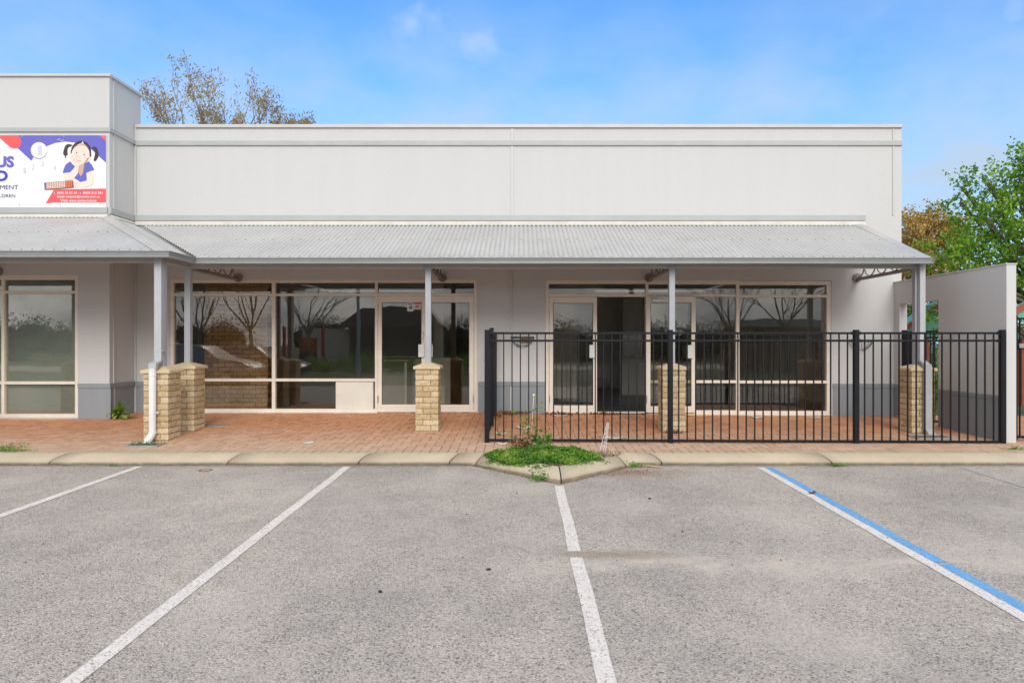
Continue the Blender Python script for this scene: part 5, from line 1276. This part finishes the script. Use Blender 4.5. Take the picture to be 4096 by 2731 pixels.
# ---------------------------------------------------------------- beyond the end wall: playground shelters
GRN = mat('green_shade_roof', (.12, .42, .30), .5, .05, 3); RED = mat('red_brown_timber', (.30, .07, .035), .6, .1, 6); YEL = mat('yellow_panel', (.75, .55, .03), .5); CRM = mat('cream_board', (.62, .50, .33), .7); BLK = mat('dark_opening', (.01, .01, .01), .9)
def shelter(label, x0, x1, xa, D_, ye, ya, dep):
    X0, X1, XA = WX(x0, D_), WX(x1, D_), WX(xa, D_); ZE, ZA = WZ(ye, D_), WZ(ya, D_); e = empty('play_shelter', label, 'playground shelter', None, ((X0+X1)/2, D_, .19))
    pp(part('roof', [GRN], None, lambda b: (b.hexa([(X0,D_+.03,ZE-.04),(XA,D_+.03,ZA-.04),(XA,D_+dep,ZA-.04),(X0,D_+dep,ZE-.04)], [(X0,D_+.03,ZE),(XA,D_+.03,ZA),(XA,D_+dep,ZA),(X0,D_+dep,ZE)]),
        b.hexa([(XA+.001,D_+.03,ZA-.04),(X1,D_+.03,ZE-.04),(X1,D_+dep,ZE-.04),(XA+.001,D_+dep,ZA-.04)], [(XA+.001,D_+.03,ZA),(X1,D_+.03,ZE),(X1,D_+dep,ZE),(XA+.001,D_+dep,ZA)]))), e)
    pp(part('gable_panel', [GRN], None, lambda b: b.extr([(X0 + .12, ZE - .02), (X1 - .12, ZE - .02), (XA, ZA - .1)], 'y', D_ + .05, D_ + .09)), e)
    pp(part('barge_board', [RED], None, lambda b: (b.hexa([(X0,D_,ZE-.12),(XA,D_,ZA-.12),(XA,D_+.028,ZA-.12),(X0,D_+.028,ZE-.12)], [(X0,D_,ZE+.01),(XA,D_,ZA+.01),(XA,D_+.028,ZA+.01),(X0,D_+.028,ZE+.01)]),
        b.hexa([(XA+.001,D_,ZA-.12),(X1,D_,ZE-.12),(X1,D_+.028,ZE-.12),(XA+.001,D_+.028,ZA-.12)], [(XA+.001,D_,ZA+.01),(X1,D_,ZE+.01),(X1,D_+.028,ZE+.01),(XA+.001,D_+.028,ZA+.01)]))), e)
    for k, xx in enumerate(np.linspace(X0 + .15, X1 - .15, 5)):
        for yy in (D_ + .12, D_ + dep - .15): pp(part('post', [RED], None, lambda b: b.box(xx - .05, xx + .05, yy - .05, yy + .05, .19, ZE - .05)), e)
    return e
e = shelter('green roofed play shelter with red brown edge seen through the gateway opening', 3560, 4130, 3850, 15.6, 1345, 1150, .5)
pp(part('side_panel', [YEL], None, lambda b: b.box(WX(3698, 15.7), WX(3722, 15.7), 15.75, 15.8, .8, WZ(1340, 15.7))), e)
e = shelter('green roofed play shelter with red brown edge beyond the end of the pale wall', 4010, 4560, 4290, 12.4, 1268, 1096, .12)
e = empty('garden_shed', 'cream shed with a dark window seen through the gateway behind the post', 'shed', None, (WX(3640, 20), 20, .19))
pp(part('wall', [CRM], None, lambda b: b.box(WX(3560, 20), WX(3690, 20), 20, 22, .19, WZ(1205, 20))), e)
pp(part('window', [BLK], None, lambda b: b.box(WX(3629, 19.98), WX(3668, 19.98), 19.97, 19.998, WZ(1285, 20), WZ(1218, 20))), e)
rsx = np.random.RandomState(77); C = []
for k in range(60):
    c0 = np.array([rsx.uniform(7.6, 14), rsx.uniform(16.6, 19), rsx.uniform(.4, 2.2)]); C.append(c0 + rsx.normal(size=(200, 3)) * .28)
o = leaf_obj('shrubbery', 'leaf_green', None, np.concatenate(C), .08, elong=1.5); tag(o, 'dense green shrubs behind the play shelters', 'shrubs', None, 'stuff')

# ---------------------------------------------------------------- across the car park (what the shop glass reflects)
def V(px, Dv): return (px - CX) * Dv / F          # X of something the glass shows at px, Dv = distance by way of the glass
def far_wood():
    rs = np.random.RandomState(31); C = []; bm = bmesh.new()
    for k in range(120):
        X = rs.uniform(-70, 60); r_ = rs.uniform(1.5, 3.0); zt = rs.uniform(2.2, 4.0) if X > -10 else rs.uniform(2.6, 4.3); z = zt - r_ * .6; Y = -52 + rs.uniform(-3, 3)
        d = rs.normal(size=(900, 3)); d /= np.linalg.norm(d, axis=1)[:, None]; C.append(np.array([X, Y, z]) + d * r_ * rs.uniform(.6, 1.0, (900, 1)) ** 1 * (1 + .75 * np.array([mnoise.noise(Vector(q_) * 3.3 + Vector((k, 0, 0))) for q_ in d])[:, None]) * np.array([1.15, 1, .95]))
        g = bmesh.ops.create_icosphere(bm, subdivisions=3, radius=1)
        for v in g['verts']:
            n_ = 1 + .22 * mnoise.noise(v.co * 2 + Vector((k, 0, 0))) + .1 * mnoise.noise(v.co * 6); v.co = Vector((X + v.co.x * r_ * .8 * n_, Y + v.co.y * r_ * .7 * n_, z - .2 + v.co.z * r_ * .5 * n_))
    o = leaf_obj('far_wood', 'leaf_dark', None, np.concatenate(C), .20, elong=1.3); tag(o, 'dark line of trees across the car park, mirrored in the shop glass', 'trees', None, 'stuff')
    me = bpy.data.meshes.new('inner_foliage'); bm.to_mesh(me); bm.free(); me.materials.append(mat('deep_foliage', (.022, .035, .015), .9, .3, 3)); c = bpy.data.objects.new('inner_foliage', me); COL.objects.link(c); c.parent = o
far_wood()
def bare(px, Y, h, seed, label):
    X = V(px, 24.12 - Y); rn = random.Random(seed); e = empty('bare_tree', label, 'tree', 'bare trees across the car park', (X, Y, -.25)); b = MB(); tips = []
    b.tube([(X, Y, -.3), (X + .1, Y, 1.2), (X, Y, h * .28)], [.17, .13, .10], 8)
    for k in range(6):
        a_ = k * 1.05 + rn.random(); branch(b, (X, Y, h * .28 - .2 * rn.random()), (math.cos(a_) * .8, math.sin(a_) * .8, 1), h * .30, .055, 5, tips, .5, .35, rn, (2, 3), 4, .72)
    pp(b.build('trunk', 'bark'), e)
for a in ((1228, -20, 8.5, 1, 'bare spreading tree mirrored in the second window bay'), (1000, -18, 9, 2, 'bare tree mirrored in the first window bay'), (2930, -20, 8.5, 3, 'bare tree mirrored in the glass by the opened door leaf'), (3140, -17, 9, 4, 'bare tree mirrored in the last window'), (790, -16, 8, 6, 'bare tree mirrored behind the second pillar post')): bare(*a)
e = empty('lamp_pole', 'tall grey car park pole mirrored in the second window bay', 'pole', None, (V(1428, 38), -14, -.23))
pp(part('pole', 'pipe', None, lambda b: b.tube([(V(1428, 38), -14, -.23), (V(1428, 38), -14, 8.5)], [.11, .08], 12)), e)
DK = mat('dark_cladding', (.025, .03, .035), .6); RD = mat('red_cladding', (.55, .02, .02), .5); CR2 = mat('cream_render', (.65, .58, .46), .8)
e = empty('drive_through_restaurant', 'dark drive through building with red pillars across the car park, mirrored in the glass', 'building', None, (V(1430, 52), -28, -.3))
pp(part('wall', [CR2, DK], None, lambda b: (b.box(V(1180, 52), V(1395, 52), -30, -29.5, -.3, 2.9), setattr(b, 'cur', 1), b.box(V(1396, 52), V(1760, 52), -31, -28, -.3, 3.2))), e)
pp(part('roof', [DK], None, lambda b: b.hexa([(V(1350, 52), -31, 3.0), (V(1780, 52), -31, 3.0), (V(1780, 52), -27.4, 3.0), (V(1350, 52), -27.4, 3.0)], [(V(1440, 52), -30, 4.6), (V(1700, 52), -30, 4.6), (V(1700, 52), -28.6, 4.6), (V(1440, 52), -28.6, 4.6)])), e)
for px in (1293, 1496, 1130): pp(part('pillar', [RD], None, lambda b: b.box(V(px - 4, 50), V(px + 4, 50), -26.2, -25.8, -.3, 3.0)), e)
e = empty('drive_through_sign', 'red and black roadside sign with a yellow double arch, mirrored in the second window bay', 'sign', None, (V(1228, 44), -20, -.2))
sX, sY = V(1228, 44), -20; hw = .62
pp(part('panel', [RD], None, lambda b: b.box(sX - hw, sX + hw, sY - .1, sY + .1, 1.05, 2.05)), e)
pp(part('base_panel', [DK], None, lambda b: b.box(sX - hw, sX + hw, sY - .1, sY + .1, -.3, 1.045)), e)
def arch(b):
    for s_ in (-1, 1): b.tube([(sX + s_ * .17 + .17 * math.cos(t_), sY + .11, 1.2 + .72 * math.sin(t_) ** .8 if math.sin(t_) > 0 else 1.2) for t_ in np.linspace(0, math.pi, 13)], .035, 5)
pp(part('emblem', [mat('arch_yellow', (.9, .5, .02), .5)], None, arch), e)
def dt(b):
    for s_, z in (('Drive', .55), ('Thru', .25)): text_mesh(b, s_, 1, -1, 0, 1, sY + .102, 0, lambda u, q: (sX + u * .4, z + .22 * (1 - q)))
pp(part('lettering', ['paper'], None, dt), e)
rs = np.random.RandomState(41); C = []
for k in range(70): C.append(np.array([rs.uniform(V(1230, 40), V(1900, 40)), -16 + rs.uniform(-.5, .5), rs.uniform(-.1, .65)]) + rs.normal(size=(160, 3)) * .22)
o = leaf_obj('hedge', 'leaf_green', None, np.concatenate(C), .10, elong=1.5); tag(o, 'low green bushes on the car park island, mirrored in the glass', 'hedge', None, 'stuff')
b = MB(); b.box(V(1150, 40), V(2000, 40), -17, -14.9, -.24, -.1); tag(b.build('kerb_island', 'kerb'), kind='structure')
for i, (px0, px1, Y) in enumerate(((2950, 3700, -24),)):
    e = empty('brick_hall', 'low brown brick hall with pale fascia across the car park, mirrored in the last window', 'building', None, (V(3300, 48), Y, -.25))
    pp(part('wall', ['ibrick'], None, lambda b: b.box(V(px0, 48), V(px1, 48), Y - 3, Y, -.25, 2.8)), e)
    pp(part('fascia', [CR2], None, lambda b: b.box(V(px0 - 20, 48), V(px1, 48), Y - 3.2, Y + .3, 2.81, 3.4)), e)

def car(X, Y, label, paint, flipx=1):
    e = empty('parked_car', label, 'car', 'cars parked behind the viewer', (X, Y, ga(0, Y)))
    z = ga(0, Y); f = flipx
    prof_ = [(-2.3, .45), (-2.32, .85), (-2.22, 1.05), (-1.95, 1.6), (-1.2, 1.72), (.2, 1.68), (1.0, 1.12), (2.0, .95), (2.3, .75), (2.32, .42), (1.9, .30), (-1.9, .30)]
    w_ = .9; base = []
    bm = bmesh.new(); rings = []
    for yy, ins in ((-w_, .03), (-w_ * .93, 0), (w_ * .93, 0), (w_, .03)):
        ring = []
        for (x_, z_) in prof_:
            tum = .20 if z_ > 1.3 else 0
            yb = yy - math.copysign(tum, yy)
            ring.append(bm.verts.new((X + f * x_ * (1 - ins * .3), Y + yb, z + z_ + (0 if z_ > .5 else 0))))
        rings.append(ring)
    n = len(prof_)
    for r_ in range(3):
        for i in range(n): j = (i + 1) % n; bm.faces.new((rings[r_][i], rings[r_][j], rings[r_+1][j], rings[r_+1][i]))
    bm.faces.new(rings[0]); bm.faces.new(rings[3][::-1]); bmesh.ops.recalc_face_normals(bm, faces=bm.faces)
    me = bpy.data.meshes.new('body'); bm.to_mesh(me); bm.free(); me.materials.append(paint); o = bpy.data.objects.new('body', me); COL.objects.link(o)
    md = o.modifiers.new('b', 'BEVEL'); md.width = .11; md.segments = 4; [setattr(p_, 'use_smooth', True) for p_ in me.polygons]; pp(o, e)
    for s_ in (-1, 1):
        yy = Y + s_ * .80
        for (a0, a1, b0, b1) in ((-1.75, -1.05, -1.85, -1.0), (-.95, -.1, -.95, .0), (-.02, .35, .08, .75)):
            def win(b): b.hexa([(X+f*b0, yy+s_*.085, z+1.10), (X+f*b1, yy+s_*.085, z+1.10), (X+f*b1, yy+s_*.06, z+1.10), (X+f*b0, yy+s_*.06, z+1.10)], [(X+f*a0, yy-s_*.09, z+1.58), (X+f*a1, yy-s_*.09, z+1.58), (X+f*a1, yy-s_*.12, z+1.58), (X+f*a0, yy-s_*.12, z+1.58)])
            pp(part('window', 'car_glass', None, win), e)
        for wx in (-1.4, 1.42):
            wh = part('wheel', 'seal', None, lambda b: b.tube([(X+f*wx, yy-s_*.08, z+.34), (X+f*wx, yy+s_*.12, z+.34)], .34, 24)); pp(wh, e)
            part('rim', 'steel', wh, lambda b: b.tube([(X+f*wx, yy+s_*.121, z+.34), (X+f*wx, yy+s_*.135, z+.34)], .21, 12))
        pp(part('headlight', 'wplastic', None, lambda b: b.box(X+f*2.1, X+f*2.27, Y+s_*.55, Y+s_*.84, z+.70, z+.84)), e)
CP = mat('dark_car_paint', (.03, .035, .05), .12, .02, 2, spec=.9); SP = mat('silver_car_paint', (.22, .22, .23), .3, .02, 2, metal=.3)
car(-12.3, -6.5, 'dark station wagon mirrored in the second window bay', CP)
car(-13.2, -3.2, 'silver car mirrored in the first window bay', SP)
